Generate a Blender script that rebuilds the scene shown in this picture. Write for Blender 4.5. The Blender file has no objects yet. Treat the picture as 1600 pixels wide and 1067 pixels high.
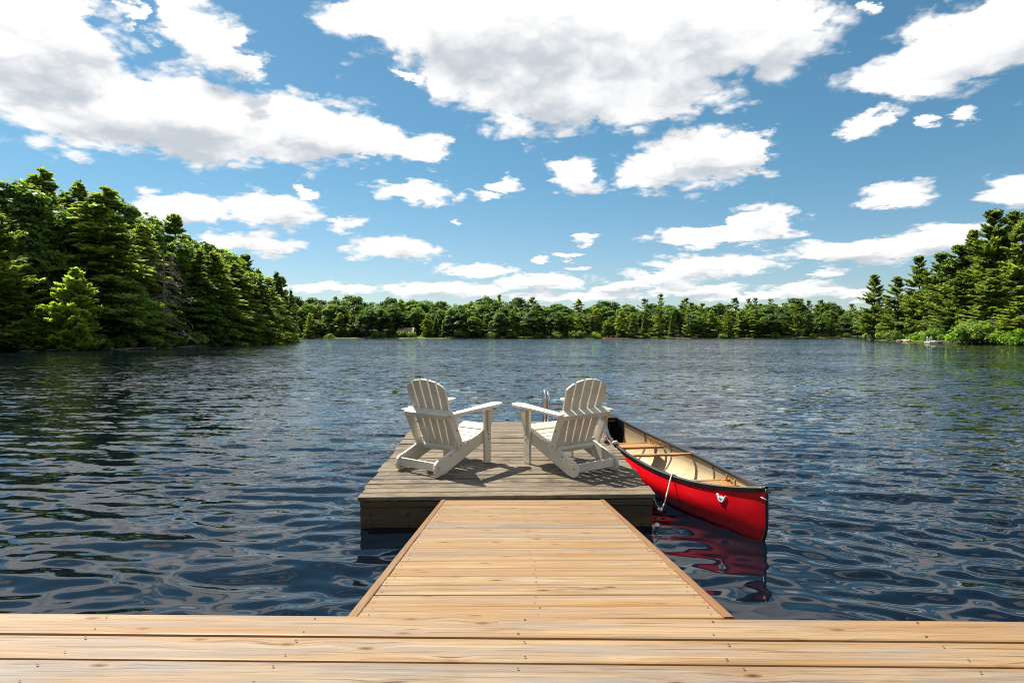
import bpy, bmesh, math, random
import numpy as np
from mathutils import Vector, Matrix, Euler
R = math.radians
rng = np.random.RandomState(7)
random.seed(7)
S = bpy.context.scene
COL = S.collection

# ------------------------------------------------------------------ camera, sky, sun, exposure
CAM_H = 1.6
cam = bpy.data.cameras.new('camera')
cam.sensor_width = 36.0
cam.lens = 22.5
cam.clip_start = 0.05
cam.clip_end = 9000
camo = bpy.data.objects.new('camera', cam)
COL.objects.link(camo)
camo.location = (0, 0, CAM_H)
camo.rotation_euler = (R(90 - 0.54), 0, 0)
S.camera = camo

SUN_EL, SUN_AZ = 56.0, -46.0          # degrees; azimuth from +Y, negative is to the left
SKY_STRENGTH = 0.053
CLOUD_STRENGTH = 0.51
EXPOSURE = 1.0
sun_l = bpy.data.lights.new('sun', 'SUN')
sun_l.energy = 4.6
sun_l.angle = R(0.5)
sun_l.color = (1.0, 0.94, 0.85)
sun_o = bpy.data.objects.new('sun', sun_l)
COL.objects.link(sun_o)
sd = Vector((math.sin(R(SUN_AZ)) * math.cos(R(SUN_EL)), math.cos(R(SUN_AZ)) * math.cos(R(SUN_EL)), math.sin(R(SUN_EL))))
sun_o.rotation_euler = sd.to_track_quat('Z', 'Y').to_euler()
sun_o.location = (-20, 20, 40)

S.view_settings.view_transform = 'Standard'
S.view_settings.look = 'None'
S.view_settings.exposure = EXPOSURE
S.view_settings.gamma = 1
S.view_settings.use_curve_mapping = False
S.cycles.filter_width = 1.0
S.cycles.max_bounces = 8
S.cycles.diffuse_bounces = 4
S.cycles.glossy_bounces = 4
S.cycles.transmission_bounces = 4
S.cycles.caustics_reflective = False
S.cycles.caustics_refractive = False
S.cycles.sample_clamp_indirect = 6


# ------------------------------------------------------------------ node helper
class NT:
    def __init__(self, tree):
        self.t = tree
        self.n = tree.nodes
        self.l = tree.links

    def node(self, typ, **kw):
        nd = self.n.new(typ)
        for k, v in kw.items():
            setattr(nd, k, v)
        return nd

    def put(self, sock, v):
        if isinstance(v, bpy.types.NodeSocket):
            self.l.new(v, sock)
        elif v is not None:
            sock.default_value = v

    def math(self, op, a, b=None, c=None, clamp=False):
        nd = self.node('ShaderNodeMath', operation=op, use_clamp=clamp)
        for i, v in enumerate((a, b, c)):
            if v is not None:
                self.put(nd.inputs[i], v)
        return nd.outputs[0]

    def vec(self, op, a, b=None, c=None, out=0):
        nd = self.node('ShaderNodeVectorMath', operation=op)
        for i, v in enumerate((a, b, c)):
            if v is not None:
                self.put(nd.inputs['Scale'] if (op == 'SCALE' and i == 1) else nd.inputs[i], v)
        return nd.outputs[out]

    def smooth(self, x, a, b, lo=0.0, hi=1.0):
        nd = self.node('ShaderNodeMapRange', interpolation_type='SMOOTHSTEP')
        self.put(nd.inputs['Value'], x)
        for k, v in (('From Min', a), ('From Max', b), ('To Min', lo), ('To Max', hi)):
            self.put(nd.inputs[k], v)
        return nd.outputs['Result']

    def noise(self, vec, scale, detail=3.0, rough=0.5, dist=0.0, dims='3D', w=None, lac=2.0):
        nd = self.node('ShaderNodeTexNoise', noise_dimensions=dims)
        if vec is not None:
            self.put(nd.inputs['Vector'], vec)
        if w is not None:
            self.put(nd.inputs['W'], w)
        self.put(nd.inputs['Scale'], scale)
        self.put(nd.inputs['Detail'], detail)
        self.put(nd.inputs['Roughness'], rough)
        self.put(nd.inputs['Lacunarity'], lac)
        self.put(nd.inputs['Distortion'], dist)
        return nd.outputs[0], nd.outputs[1]

    def mix(self, f, a, b, blend='MIX'):
        nd = self.node('ShaderNodeMix', data_type='RGBA', blend_type=blend)
        self.put(nd.inputs[0], f)
        for i, v in ((6, a), (7, b)):
            if isinstance(v, tuple) and len(v) == 3:
                v = v + (1.0,)
            self.put(nd.inputs[i], v)
        return nd.outputs[2]

    def ramp(self, f, stops, interp='LINEAR'):
        nd = self.node('ShaderNodeValToRGB')
        cr = nd.color_ramp
        cr.interpolation = interp
        while len(cr.elements) < len(stops):
            cr.elements.new(0.5)
        for e, (p, c) in zip(cr.elements, stops):
            e.position = p
            e.color = c + (1.0,) if len(c) == 3 else c
        self.put(nd.inputs[0], f)
        return nd.outputs[0]

    def sep(self, v):
        nd = self.node('ShaderNodeSeparateXYZ')
        self.put(nd.inputs[0], v)
        return nd.outputs

    def comb(self, x, y, z):
        nd = self.node('ShaderNodeCombineXYZ')
        for i, v in enumerate((x, y, z)):
            self.put(nd.inputs[i], v)
        return nd.outputs[0]

    def bump(self, h, strength=0.3, dist=0.01, normal=None):
        nd = self.node('ShaderNodeBump')
        self.put(nd.inputs['Height'], h)
        self.put(nd.inputs['Strength'], strength)
        self.put(nd.inputs['Distance'], dist)
        if normal is not None:
            self.put(nd.inputs['Normal'], normal)
        return nd.outputs[0]


def new_mat(name):
    m = bpy.data.materials.new(name)
    m.use_nodes = True
    m.node_tree.nodes.clear()
    nt = NT(m.node_tree)
    out = nt.node('ShaderNodeOutputMaterial')
    return m, nt, out


def principled(nt, out, color, rough=0.5, normal=None, metal=0.0, spec=0.5, coat=0.0, ior=None):
    p = nt.node('ShaderNodeBsdfPrincipled')
    if isinstance(color, tuple) and len(color) == 3:
        color = color + (1.0,)
    nt.put(p.inputs['Base Color'], color)
    nt.put(p.inputs['Roughness'], rough)
    nt.put(p.inputs['Metallic'], metal)
    nt.put(p.inputs['Specular IOR Level'], spec)
    nt.put(p.inputs['Coat Weight'], coat)
    if ior:
        nt.put(p.inputs['IOR'], ior)
    if normal is not None:
        nt.put(p.inputs['Normal'], normal)
    nt.l.new(p.outputs[0], out.inputs['Surface'])
    return p


# ------------------------------------------------------------------ sky (world)
W = bpy.data.worlds.new('World')
S.world = W
W.use_nodes = True
W.node_tree.nodes.clear()
W.cycles.sampling_method = 'MANUAL'
W.cycles.sample_map_resolution = 512
wt = NT(W.node_tree)
wout = wt.node('ShaderNodeOutputWorld')
sky = wt.node('ShaderNodeTexSky', sky_type='NISHITA')
sky.sun_disc = False
sky.sun_elevation = R(SUN_EL)
sky.sun_rotation = R(SUN_AZ)
sky.altitude = 300
sky.air_density = 1.0
sky.dust_density = 0.4
sky.ozone_density = 2.0

# clouds: (px, py, rx, ry) measured as angles off the view axis, 1000 units = tan 45 deg
CL = [
    (60, 70, 150, 120), (140, 165, 190, 80), (310, 190, 190, 66), (455, 205, 150, 58), (575, 222, 95, 36),
    (660, 232, 34, 34), (278, 30, 44, 44), (335, 78, 66, 50), (385, 112, 42, 32), (215, 36, 15, 18),
    (590, 25, 110, 50), (790, 40, 230, 105), (1010, 60, 270, 115), (1200, 35, 120, 75), (870, 150, 150, 70),
    (1010, 150, 130, 50), (720, 110, 80, 50), (640, 128, 30, 10),
    (1080, 248, 125, 50), (1165, 238, 58, 42), (900, 277, 52, 32), (1015, 275, 55, 30),
    (1490, 85, 170, 75), (1420, 125, 95, 38), (1590, 40, 110, 80), (1350, 22, 14, 16),
    (1355, 201, 38, 19), (1435, 207, 22, 8), (1395, 311, 60, 21), (1590, 297, 62, 24), (1500, 185, 24, 14),
    (650, 304, 68, 19), (790, 288, 34, 12), (760, 305, 22, 7),
    (290, 324, 88, 24), (425, 330, 95, 30), (475, 300, 33, 13), (540, 349, 36, 14), (390, 382, 100, 20),
    (618, 389, 78, 23), (913, 371, 22, 12), (1120, 370, 120, 16), (1185, 345, 66, 28),
    (1350, 392, 150, 23), (1460, 372, 90, 24), (1110, 416, 115, 19), (1040, 432, 70, 14), (892, 401, 26, 6),
    (850, 405, 12, 5), (1285, 429, 44, 7), (740, 424, 66, 10), (520, 449, 90, 9), (700, 452, 120, 13),
    (840, 441, 85, 13), (970, 446, 62, 11), (1080, 452, 90, 12), (1170, 463, 90, 8), (1265, 450, 66, 12),
    (1335, 462, 50, 9), (890, 461, 140, 8), (710, 341, 9, 4), (900, 420, 22, 4),
]
grp = bpy.data.node_groups.new('cloud_field', 'ShaderNodeTree')
grp.interface.new_socket('uv', in_out='INPUT', socket_type='NodeSocketVector')
grp.interface.new_socket('r2', in_out='OUTPUT', socket_type='NodeSocketFloat')
gt = NT(grp)
gi = gt.node('NodeGroupInput')
go = gt.node('NodeGroupOutput')
acc = None
for px, py, rx, ry in CL:
    t = (px - 800) / 1000.0
    az = math.atan(t)
    ca = math.cos(az)
    el = math.atan((524 - py) / 1000.0 * ca)
    sx = 1.0 / (rx / 1000.0 * ca * ca)
    sy = 1.0 / (ry / 1000.0 * ca * math.cos(el) ** 2)
    v = gt.vec('MULTIPLY_ADD', gi.outputs[0], (sx, sy, 0), (-az * sx, -el * sy, 0))
    r2 = gt.vec('DOT_PRODUCT', v, v, out=1)
    acc = r2 if acc is None else gt.math('SMOOTH_MIN', acc, r2, 0.35)
gt.l.new(acc, go.inputs[0])

tc = wt.node('ShaderNodeTexCoord')
d = wt.vec('NORMALIZE', tc.outputs['Generated'])
dx, dy, dz = wt.sep(d)
dzc = wt.math('MAXIMUM', dz, 0.0)
az = wt.math('ARCTAN2', dx, dy)
el = wt.math('ARCSINE', dz)
uv = wt.comb(az, el, 0.0)
plane = wt.vec('SCALE', wt.comb(dx, dy, 0.0), wt.math('DIVIDE', 1.0, wt.math('ADD', dzc, 0.13)))
_, wc = wt.noise(plane, 3.4, 8.0, 0.66)
wamp = wt.math('MULTIPLY', wt.math('ADD', dzc, 0.06), 0.40)
warp = wt.vec('MULTIPLY', wt.vec('SCALE', wt.vec('SUBTRACT', wc, (0.5, 0.5, 0.5)), wamp), (1.0, 0.62, 0.0))
uvw = wt.vec('ADD', uv, warp)
g1 = wt.node('ShaderNodeGroup', node_tree=grp)
wt.l.new(uvw, g1.inputs[0])
g2 = wt.node('ShaderNodeGroup', node_tree=grp)
dl = wt.math('MULTIPLY', wt.math('ADD', dzc, 0.03), 0.13)
wt.l.new(wt.vec('ADD', uvw, wt.comb(wt.math('MULTIPLY', dl, -0.4), dl, 0.0)), g2.inputs[0])
# the sky beyond the frame carries on with the same kind of scattered cloud
ng, _ = wt.noise(plane, 1.15, 4.0, 0.55)
ma = wt.smooth(wt.math('ABSOLUTE', az), 0.72, 0.86)
me = wt.smooth(el, 0.50, 0.62)
mo = wt.math('MAXIMUM', ma, me)
gen = wt.math('SUBTRACT', wt.math('MULTIPLY', wt.math('SUBTRACT', ng, 0.50), 7.0), wt.math('MULTIPLY', wt.math('SUBTRACT', 1.0, mo), 12.0))
lump = wt.vec('SCALE', wt.comb(dx, dy, 0.0), wt.math('DIVIDE', 1.0, wt.math('ADD', dzc, 0.26)))
_, lw = wt.noise(lump, 9.0, 3.0, 0.55)
lumpw = wt.vec('ADD', lump, wt.vec('SCALE', wt.vec('SUBTRACT', lw, (0.5, 0.5, 0.5)), 0.10))
vb = wt.node('ShaderNodeTexVoronoi', voronoi_dimensions='2D', feature='F1')
wt.put(vb.inputs['Vector'], lumpw)
vb.inputs['Scale'].default_value = 8.5
vb.inputs['Detail'].default_value = 2.5
vb.inputs['Roughness'].default_value = 0.55
vb.inputs['Lacunarity'].default_value = 2.2
bil = wt.math('SUBTRACT', 0.86, vb.outputs['Distance'])
f1, _ = wt.noise(lump, 9.0, 10.0, 0.66)
f2, _ = wt.noise(lump, 5.0, 3.0, 0.5)
f1c = wt.math('SUBTRACT', f1, 0.5)
f2c = wt.math('SUBTRACT', f2, 0.5)
den = wt.math('MAXIMUM', wt.math('SUBTRACT', 1.0, g1.outputs[0]), gen)
den2 = wt.math('MAXIMUM', wt.math('SUBTRACT', 1.0, g2.outputs[0]), gen)
D = wt.math('MULTIPLY_ADD', f1c, 2.2, wt.math('MULTIPLY_ADD', bil, 1.3, den))
D = wt.math('ADD', D, wt.smooth(den, 0.30, 0.80, 0.0, 1.1))
mask = wt.smooth(D, -0.18, 0.90)
D2 = wt.math('MULTIPLY_ADD', f2c, 1.7, wt.math('MULTIPLY_ADD', bil, -0.45, wt.math('MULTIPLY_ADD', f1c, 0.3, den2)))
shade = wt.smooth(D2, 0.35, 1.25)
lowband = wt.smooth(dz, 0.02, 0.14, 0.86, 1.0)
ccol = wt.mix(shade, (1.0, 1.0, 1.0), (0.57, 0.62, 0.68))
ccol = wt.mix(lowband, (0.80, 0.86, 0.92), ccol)
bg1 = wt.node('ShaderNodeBackground')
skyt = wt.mix(wt.smooth(dz, 0.0, 0.30), (0.90, 0.98, 1.04), (0.63, 1.0, 1.0))
skyc = wt.mix(1.0, sky.outputs[0], skyt, 'MULTIPLY')
wt.put(bg1.inputs[0], skyc)
bg1.inputs[1].default_value = SKY_STRENGTH
bg2 = wt.node('ShaderNodeBackground')
wt.put(bg2.inputs[0], ccol)
bg2.inputs[1].default_value = CLOUD_STRENGTH
mx = wt.node('ShaderNodeMixShader')
wt.put(mx.inputs[0], mask)
wt.l.new(bg1.outputs[0], mx.inputs[1])
wt.l.new(bg2.outputs[0], mx.inputs[2])
wt.l.new(mx.outputs[0], wout.inputs[0])


# ------------------------------------------------------------------ mesh helpers
def mesh_np(name, V, F, mat=None, smooth=False):
    """V (n,3); F (m,3) or (m,4) integer arrays, or a list of tuples"""
    me = bpy.data.meshes.new(name)
    if isinstance(F, np.ndarray):
        V = np.asarray(V, dtype=np.float32)
        k = F.shape[1]
        me.vertices.add(len(V))
        me.vertices.foreach_set('co', V.ravel())
        me.loops.add(F.size)
        me.loops.foreach_set('vertex_index', F.astype(np.int32).ravel())
        me.polygons.add(len(F))
        me.polygons.foreach_set('loop_start', np.arange(0, F.size, k, dtype=np.int32))
        me.polygons.foreach_set('loop_total', np.full(len(F), k, dtype=np.int32))
        me.update(calc_edges=True)
    else:
        me.from_pydata([tuple(v) for v in V], [], F)
    if smooth:
        me.polygons.foreach_set('use_smooth', np.ones(len(me.polygons), dtype=bool))
    if mat:
        me.materials.append(mat)
    me.update()
    return me


def obj(name, me, parent=None, loc=None, rot=None):
    o = bpy.data.objects.new(name, me)
    COL.objects.link(o)
    if parent is not None:
        o.parent = parent
    if loc is not None:
        o.location = loc
    if rot is not None:
        o.rotation_euler = rot
    return o


def tag(o, label, cat, group=None, kind=None):
    o['label'] = label
    o['category'] = cat
    if group:
        o['group'] = group
    if kind:
        o['kind'] = kind
    return o


def thing(name, label, cat, loc=(0, 0, 0), rot=(0, 0, 0), group=None):
    o = bpy.data.objects.new(name, None)
    COL.objects.link(o)
    o.empty_display_size = 0.2
    o.location = loc
    o.rotation_euler = rot
    return tag(o, label, cat, group)


class MB:
    def __init__(self):
        self.v = []
        self.f = []

    def add(self, V, F):
        b = len(self.v)
        self.v += [tuple(p) for p in V]
        self.f += [tuple(i + b for i in q) for q in F]
        return self

    def box(self, x0, x1, y0, y1, z0, z1):
        V = [(x, y, z) for z in (z0, z1) for y in (y0, y1) for x in (x0, x1)]
        return self.add(V, [(0, 2, 3, 1), (4, 5, 7, 6), (0, 1, 5, 4), (2, 6, 7, 3), (0, 4, 6, 2), (1, 3, 7, 5)])

    def prism(self, poly, t0, t1, axis='x'):
        """polygon in the plane across an axis, given thickness along it"""
        n = len(poly)
        put = {'x': lambda a, b, t: (t, a, b), 'y': lambda a, b, t: (a, t, b), 'z': lambda a, b, t: (a, b, t)}[axis]
        V = [put(a, b, t0) for a, b in poly] + [put(a, b, t1) for a, b in poly]
        F = [tuple(range(n - 1, -1, -1)), tuple(range(n, 2 * n))]
        F += [(i, (i + 1) % n, n + (i + 1) % n, n + i) for i in range(n)]
        return self.add(V, F)

    def tube(self, pts, rad, seg=8, cap=True):
        P = [Vector(p) for p in pts]
        n = len(P)
        rads = rad if isinstance(rad, (list, tuple)) else [rad] * n
        T = [(P[min(i + 1, n - 1)] - P[max(i - 1, 0)]).normalized() for i in range(n)]
        u = T[0].orthogonal().normalized()
        V = []
        for i in range(n):
            u = (u - T[i] * u.dot(T[i])).normalized()
            w = T[i].cross(u)
            for k in range(seg):
                a = 2 * math.pi * k / seg
                V.append(P[i] + (u * math.cos(a) + w * math.sin(a)) * rads[i])
        F = []
        for i in range(n - 1):
            for k in range(seg):
                k2 = (k + 1) % seg
                F.append((i * seg + k, i * seg + k2, (i + 1) * seg + k2, (i + 1) * seg + k))
        if cap:
            F.append(tuple(range(seg - 1, -1, -1)))
            F.append(tuple((n - 1) * seg + k for k in range(seg)))
        return self.add(V, F)

    def mesh(self, name, mat, smooth=False, bevel=0.0, seg=2):
        me = bpy.data.meshes.new(name)
        me.from_pydata(self.v, [], self.f)
        if bevel > 0 or True:
            bm = bmesh.new()
            bm.from_mesh(me)
            bmesh.ops.recalc_face_normals(bm, faces=bm.faces[:])
            if bevel > 0:
                es = [e for e in bm.edges if len(e.link_faces) == 2 and e.calc_face_angle(0) > 0.6]
                bmesh.ops.bevel(bm, geom=es, offset=bevel, segments=seg, profile=0.5, affect='EDGES', clamp_overlap=True)
            bm.to_mesh(me)
            bm.free()
        if smooth:
            me.polygons.foreach_set('use_smooth', np.ones(len(me.polygons), dtype=bool))
        me.materials.append(mat)
        me.update()
        return me


def px2w(px, Y):
    return (px - 800) / 1000.0 * Y


# ------------------------------------------------------------------ materials
def wood_mat(name, pale, warm, grey, dark, grey_amt, rough=0.55, knots=True, blotch=0.0, grain_dark=0.5, edge=0.0):
    m, nt, out = new_mat(name)
    tc = nt.node('ShaderNodeTexCoord')
    oi = nt.node('ShaderNodeObjectInfo')
    rnd = oi.outputs['Random']
    off = nt.comb(nt.math('MULTIPLY', rnd, 37.0), nt.math('MULTIPLY', rnd, 91.0), nt.math('MULTIPLY', rnd, 13.0))
    p = nt.vec('ADD', tc.outputs['Object'], off)
    # knots: sparse cells, stretched along the board
    kv = nt.vec('MULTIPLY', p, (3.6, 9.5, 0.0))
    vor = nt.node('ShaderNodeTexVoronoi', voronoi_dimensions='2D', feature='F1')
    nt.put(vor.inputs['Vector'], kv)
    nt.put(vor.inputs['Scale'], 1.0)
    nt.put(vor.inputs['Randomness'], 1.0)
    kd = vor.outputs['Distance']
    ksel = nt.sep(vor.outputs['Color'])[0]
    kon = nt.smooth(ksel, 0.55, 0.60)
    # grain runs along local x and is pushed aside round knots
    push = nt.math('MULTIPLY', nt.smooth(kd, 0.0, 0.55, 1.0, 0.0), kon)
    gx, gy, gz = nt.sep(p)
    gv = nt.comb(nt.math('MULTIPLY', gx, 0.9), nt.math('MULTIPLY_ADD', push, 0.018, gy), gz)
    n0, _ = nt.noise(nt.vec('MULTIPLY', gv, (1.0, 9.0, 9.0)), 1.0, 3.0, 0.55, 0.4)
    ring = nt.math('SINE', nt.math('MULTIPLY_ADD', n0, 46.0, nt.math('MULTIPLY', gy, 60.0)))
    n1, _ = nt.noise(nt.vec('MULTIPLY', gv, (2.2, 95.0, 95.0)), 1.0, 4.0, 0.65)
    n2, _ = nt.noise(nt.vec('MULTIPLY', gv, (5.0, 260.0, 260.0)), 1.0, 2.0, 0.6)
    n3, _ = nt.noise(nt.vec('MULTIPLY', p, (0.8, 7.0, 7.0)), 1.3, 3.0, 0.6)
    n4, _ = nt.noise(nt.vec('MULTIPLY', p, (1.6, 18.0, 18.0)), 1.0, 3.0, 0.55)
    c = nt.mix(nt.smooth(n3, 0.36, 0.68), pale, warm)
    gsel = nt.math('ADD', nt.smooth(n4, 0.42, 0.66), nt.math('MULTIPLY', nt.math('SUBTRACT', rnd, 0.5), 0.95), clamp=True)
    c = nt.mix(nt.math('MULTIPLY', gsel, grey_amt), c, grey)
    rr = nt.math('MULTIPLY', nt.smooth(ring, 0.2, 1.0), 0.30)
    c = nt.mix(rr, c, nt.mix(0.5, c, warm, 'MULTIPLY'))
    n5, _ = nt.noise(nt.vec('MULTIPLY', gv, (1.3, 38.0, 38.0)), 1.0, 5.0, 0.7)
    c = nt.mix(nt.math('MULTIPLY', nt.smooth(n5, 0.50, 0.66), grain_dark * 0.62), c, nt.mix(0.55, warm, dark))
    c = nt.mix(nt.math('MULTIPLY', nt.smooth(n5, 0.46, 0.34), 0.45), c, nt.mix(0.6, pale, (0.9, 0.82, 0.68), 'SOFT_LIGHT'))
    g = nt.smooth(n1, 0.52, 0.66)
    c = nt.mix(nt.math('MULTIPLY', g, grain_dark), c, dark)
    c = nt.mix(nt.math('MULTIPLY', nt.smooth(n2, 0.5, 0.8), 0.22), c, dark)
    if blotch:
        nb, _ = nt.noise(nt.vec('MULTIPLY', p, (6.0, 22.0, 22.0)), 1.0, 6.0, 0.72)
        nb2, _ = nt.noise(nt.vec('MULTIPLY', p, (1.2, 3.0, 3.0)), 1.0, 3.0, 0.6)
        bl = nt.smooth(nt.math('MULTIPLY_ADD', nb2, 0.5, nb), 0.72, 0.86)
        c = nt.mix(nt.math('MULTIPLY', bl, blotch), c, (0.018, 0.015, 0.011))
        nl, _ = nt.noise(nt.vec('MULTIPLY', p, (9.0, 16.0, 16.0)), 1.4, 5.0, 0.7)
        c = nt.mix(nt.math('MULTIPLY', nt.smooth(nl, 0.60, 0.70), 0.5), c, (0.20, 0.19, 0.15))
    if knots:
        kc = nt.math('MULTIPLY', nt.smooth(kd, 0.07, 0.12, 1.0, 0.0), kon)
        kring = nt.math('MULTIPLY', nt.smooth(kd, 0.15, 0.30, 1.0, 0.0), kon)
        c = nt.mix(nt.math('MULTIPLY', kring, 0.30), c, warm)
        c = nt.mix(nt.math('MULTIPLY', kc, 0.85), c, nt.mix(0.80, warm, dark))
        c = nt.mix(nt.math('MULTIPLY', nt.smooth(kd, 0.025, 0.055, 1.0, 0.0), kon), c, (0.022, 0.012, 0.006))
        cr_, _ = nt.noise(nt.vec('MULTIPLY', gv, (3.0, 60.0, 60.0)), 1.0, 2.0, 0.7)
        ck = nt.math('MULTIPLY', nt.smooth(cr_, 0.66, 0.72), nt.smooth(kd, 0.5, 0.25))
        c = nt.mix(nt.math('MULTIPLY', ck, kon), c, dark)
    # sun-bleached middles, honey edges
    oy = nt.math('ABSOLUTE', nt.sep(tc.outputs['Object'])[1])
    ne, _ = nt.noise(nt.vec('MULTIPLY', p, (1.1, 10.0, 10.0)), 1.0, 2.0, 0.5)
    ed = nt.smooth(nt.math('MULTIPLY_ADD', nt.math('SUBTRACT', ne, 0.5), 0.07, oy), 0.045, 0.078)
    c = nt.mix(nt.math('MULTIPLY', ed, edge), c, warm)
    # board to board difference
    rnd3 = nt.math('FRACT', nt.math('MULTIPLY', rnd, 53.7))
    c = nt.mix(nt.math('MULTIPLY', rnd3, 0.42), c, nt.mix(1.0, c, (0.62, 0.58, 0.54), 'MULTIPLY'))
    rnd2 = nt.math('FRACT', nt.math('MULTIPLY', rnd, 17.31))
    c = nt.mix(nt.math('MULTIPLY', rnd2, 0.65), c, nt.mix(0.80, c, warm))
    h = nt.math('ADD', nt.math('MULTIPLY', n1, 0.7), nt.math('MULTIPLY', n0, 0.5))
    nrm = nt.bump(h, 0.35, 0.004)
    r = nt.math('MULTIPLY_ADD', n1, 0.25, rough - 0.1)
    principled(nt, out, c, r, nrm, spec=0.35)
    return m


M = {}
M['new_wood'] = wood_mat('new_cedar', (0.385, 0.280, 0.155), (0.285, 0.152, 0.050), (0.235, 0.210, 0.182), (0.060, 0.032, 0.014), 0.95, 0.50, edge=0.75, grain_dark=0.75)
M['trim_wood'] = wood_mat('trim_cedar', (0.27, 0.140, 0.052), (0.23, 0.105, 0.032), (0.23, 0.15, 0.085), (0.09, 0.04, 0.015), 0.4, 0.5, knots=False)
M['old_wood'] = wood_mat('weathered_wood', (0.275, 0.222, 0.148), (0.175, 0.130, 0.076), (0.205, 0.175, 0.133), (0.026, 0.021, 0.015), 0.6, 0.75, blotch=0.75, grain_dark=0.80)
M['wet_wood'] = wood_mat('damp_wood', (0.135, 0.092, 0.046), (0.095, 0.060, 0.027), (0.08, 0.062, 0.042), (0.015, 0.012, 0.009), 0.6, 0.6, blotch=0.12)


def plain(name, col, rough=0.5, metal=0.0, spec=0.5, var=0.0, vscale=8.0, coat=0.0, bump=0.0):
    m, nt, out = new_mat(name)
    c = col + (1.0,)
    nrm = None
    if var or bump:
        tc = nt.node('ShaderNodeTexCoord')
        n, _ = nt.noise(tc.outputs['Object'], vscale, 5.0, 0.62)
        if var:
            c = nt.mix(nt.smooth(n, 0.35, 0.7), tuple(x * (1 - var) for x in col), tuple(min(1.0, x * (1 + var * 0.6)) for x in col))
        if bump:
            nrm = nt.bump(n, bump, 0.01)
    principled(nt, out, c, rough, nrm, metal, spec, coat)
    return m


M['white'] = plain('white_poly', (0.63, 0.57, 0.465), 0.45, var=0.12, vscale=5.0)
M['bolt'] = plain('bolt_metal', (0.10, 0.09, 0.08), 0.45, 0.8)
M['nail'] = plain('nail_dark', (0.035, 0.025, 0.018), 0.7)
M['cream'] = plain('cream_liner', (0.62, 0.465, 0.265), 0.5, var=0.12, vscale=4.0)
M['black'] = plain('black_trim', (0.018, 0.017, 0.016), 0.38, var=0.3)
M['amber'] = wood_mat('varnished_ash', (0.42, 0.21, 0.05), (0.36, 0.155, 0.03), (0.38, 0.19, 0.055), (0.2, 0.08, 0.02), 0.2, 0.3, knots=False)
M['steel'] = plain('ladder_steel', (0.62, 0.61, 0.60), 0.18, 1.0)
M['rope'] = plain('rope_fibre', (0.62, 0.58, 0.50), 0.85, var=0.35, vscale=120.0, bump=0.6)
M['emblem'] = plain('emblem_white', (0.80, 0.80, 0.82), 0.4)
M['emblem2'] = plain('emblem_blue', (0.20, 0.18, 0.40), 0.4)
M['foam'] = plain('foam_white', (0.72, 0.72, 0.70), 0.6, var=0.15)
M['rock'] = plain('granite', (0.27, 0.23, 0.20), 0.85, var=0.45, vscale=1.6, bump=0.8)
M['palerock'] = plain('pale_rock', (0.40, 0.35, 0.29), 0.85, var=0.3, vscale=1.6, bump=0.8)
M['log'] = plain('grey_log', (0.15, 0.125, 0.10), 0.85, var=0.4, vscale=3.0)
M['bark'] = plain('bark', (0.085, 0.062, 0.045), 0.9, var=0.45, vscale=3.0, bump=0.7)
M['deadbark'] = plain('dead_bark', (0.24, 0.20, 0.17), 0.9, var=0.3, vscale=3.0)
M['palebark'] = plain('birch_bark', (0.45, 0.42, 0.37), 0.8, var=0.3, vscale=3.0)
M['redpaint'] = plain('red_chair_paint', (0.42, 0.06, 0.04), 0.5)
M['roof'] = plain('tan_shingle', (0.36, 0.28, 0.20), 0.85, var=0.25, vscale=2.0)
M['brownroof'] = plain('brown_shingle', (0.15, 0.07, 0.038), 0.85, var=0.25, vscale=2.0)
M['brownwall'] = plain('brown_siding', (0.055, 0.04, 0.03), 0.8, var=0.2)
M['palewall'] = plain('pale_siding', (0.40, 0.36, 0.31), 0.8, var=0.2)
M['glass'] = plain('window_glass', (0.03, 0.035, 0.04), 0.06)
M['whitepaint'] = plain('white_paint', (0.78, 0.77, 0.74), 0.5)
M['fardock'] = plain('far_dock_wood', (0.40, 0.26, 0.17), 0.75, var=0.2)


def hull_mat():
    m, nt, out = new_mat('red_gelcoat')
    tc = nt.node('ShaderNodeTexCoord')
    p = tc.outputs['Object']
    n, _ = nt.noise(p, 3.0, 5.0, 0.6)
    c = nt.mix(nt.smooth(n, 0.3, 0.7), (0.62, 0.003, 0.009), (0.70, 0.006, 0.012))
    s, _ = nt.noise(nt.vec('MULTIPLY', p, (6.0, 6.0, 40.0)), 1.0, 4.0, 0.65)
    c = nt.mix(nt.math('MULTIPLY', nt.smooth(s, 0.70, 0.78), 0.35), c, (0.72, 0.30, 0.28))
    principled(nt, out, c, nt.math('MULTIPLY_ADD', n, 0.2, 0.18), nt.bump(n, 0.05, 0.02), spec=0.5)
    return m


M['red'] = hull_mat()


def cane_mat():
    m, nt, out = new_mat('woven_cane')
    tc = nt.node('ShaderNodeTexCoord')
    x, y, z = nt.sep(tc.outputs['Object'])
    a = nt.math('SINE', nt.math('MULTIPLY', x, 260.0))
    b = nt.math('SINE', nt.math('MULTIPLY', y, 260.0))
    w = nt.math('MULTIPLY', a, b)
    c = nt.mix(nt.smooth(w, -0.2, 0.5), (0.40, 0.22, 0.075), (0.25, 0.13, 0.04))
    principled(nt, out, c, 0.5, nt.bump(w, 0.6, 0.004))
    return m


M['cane'] = cane_mat()


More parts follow.
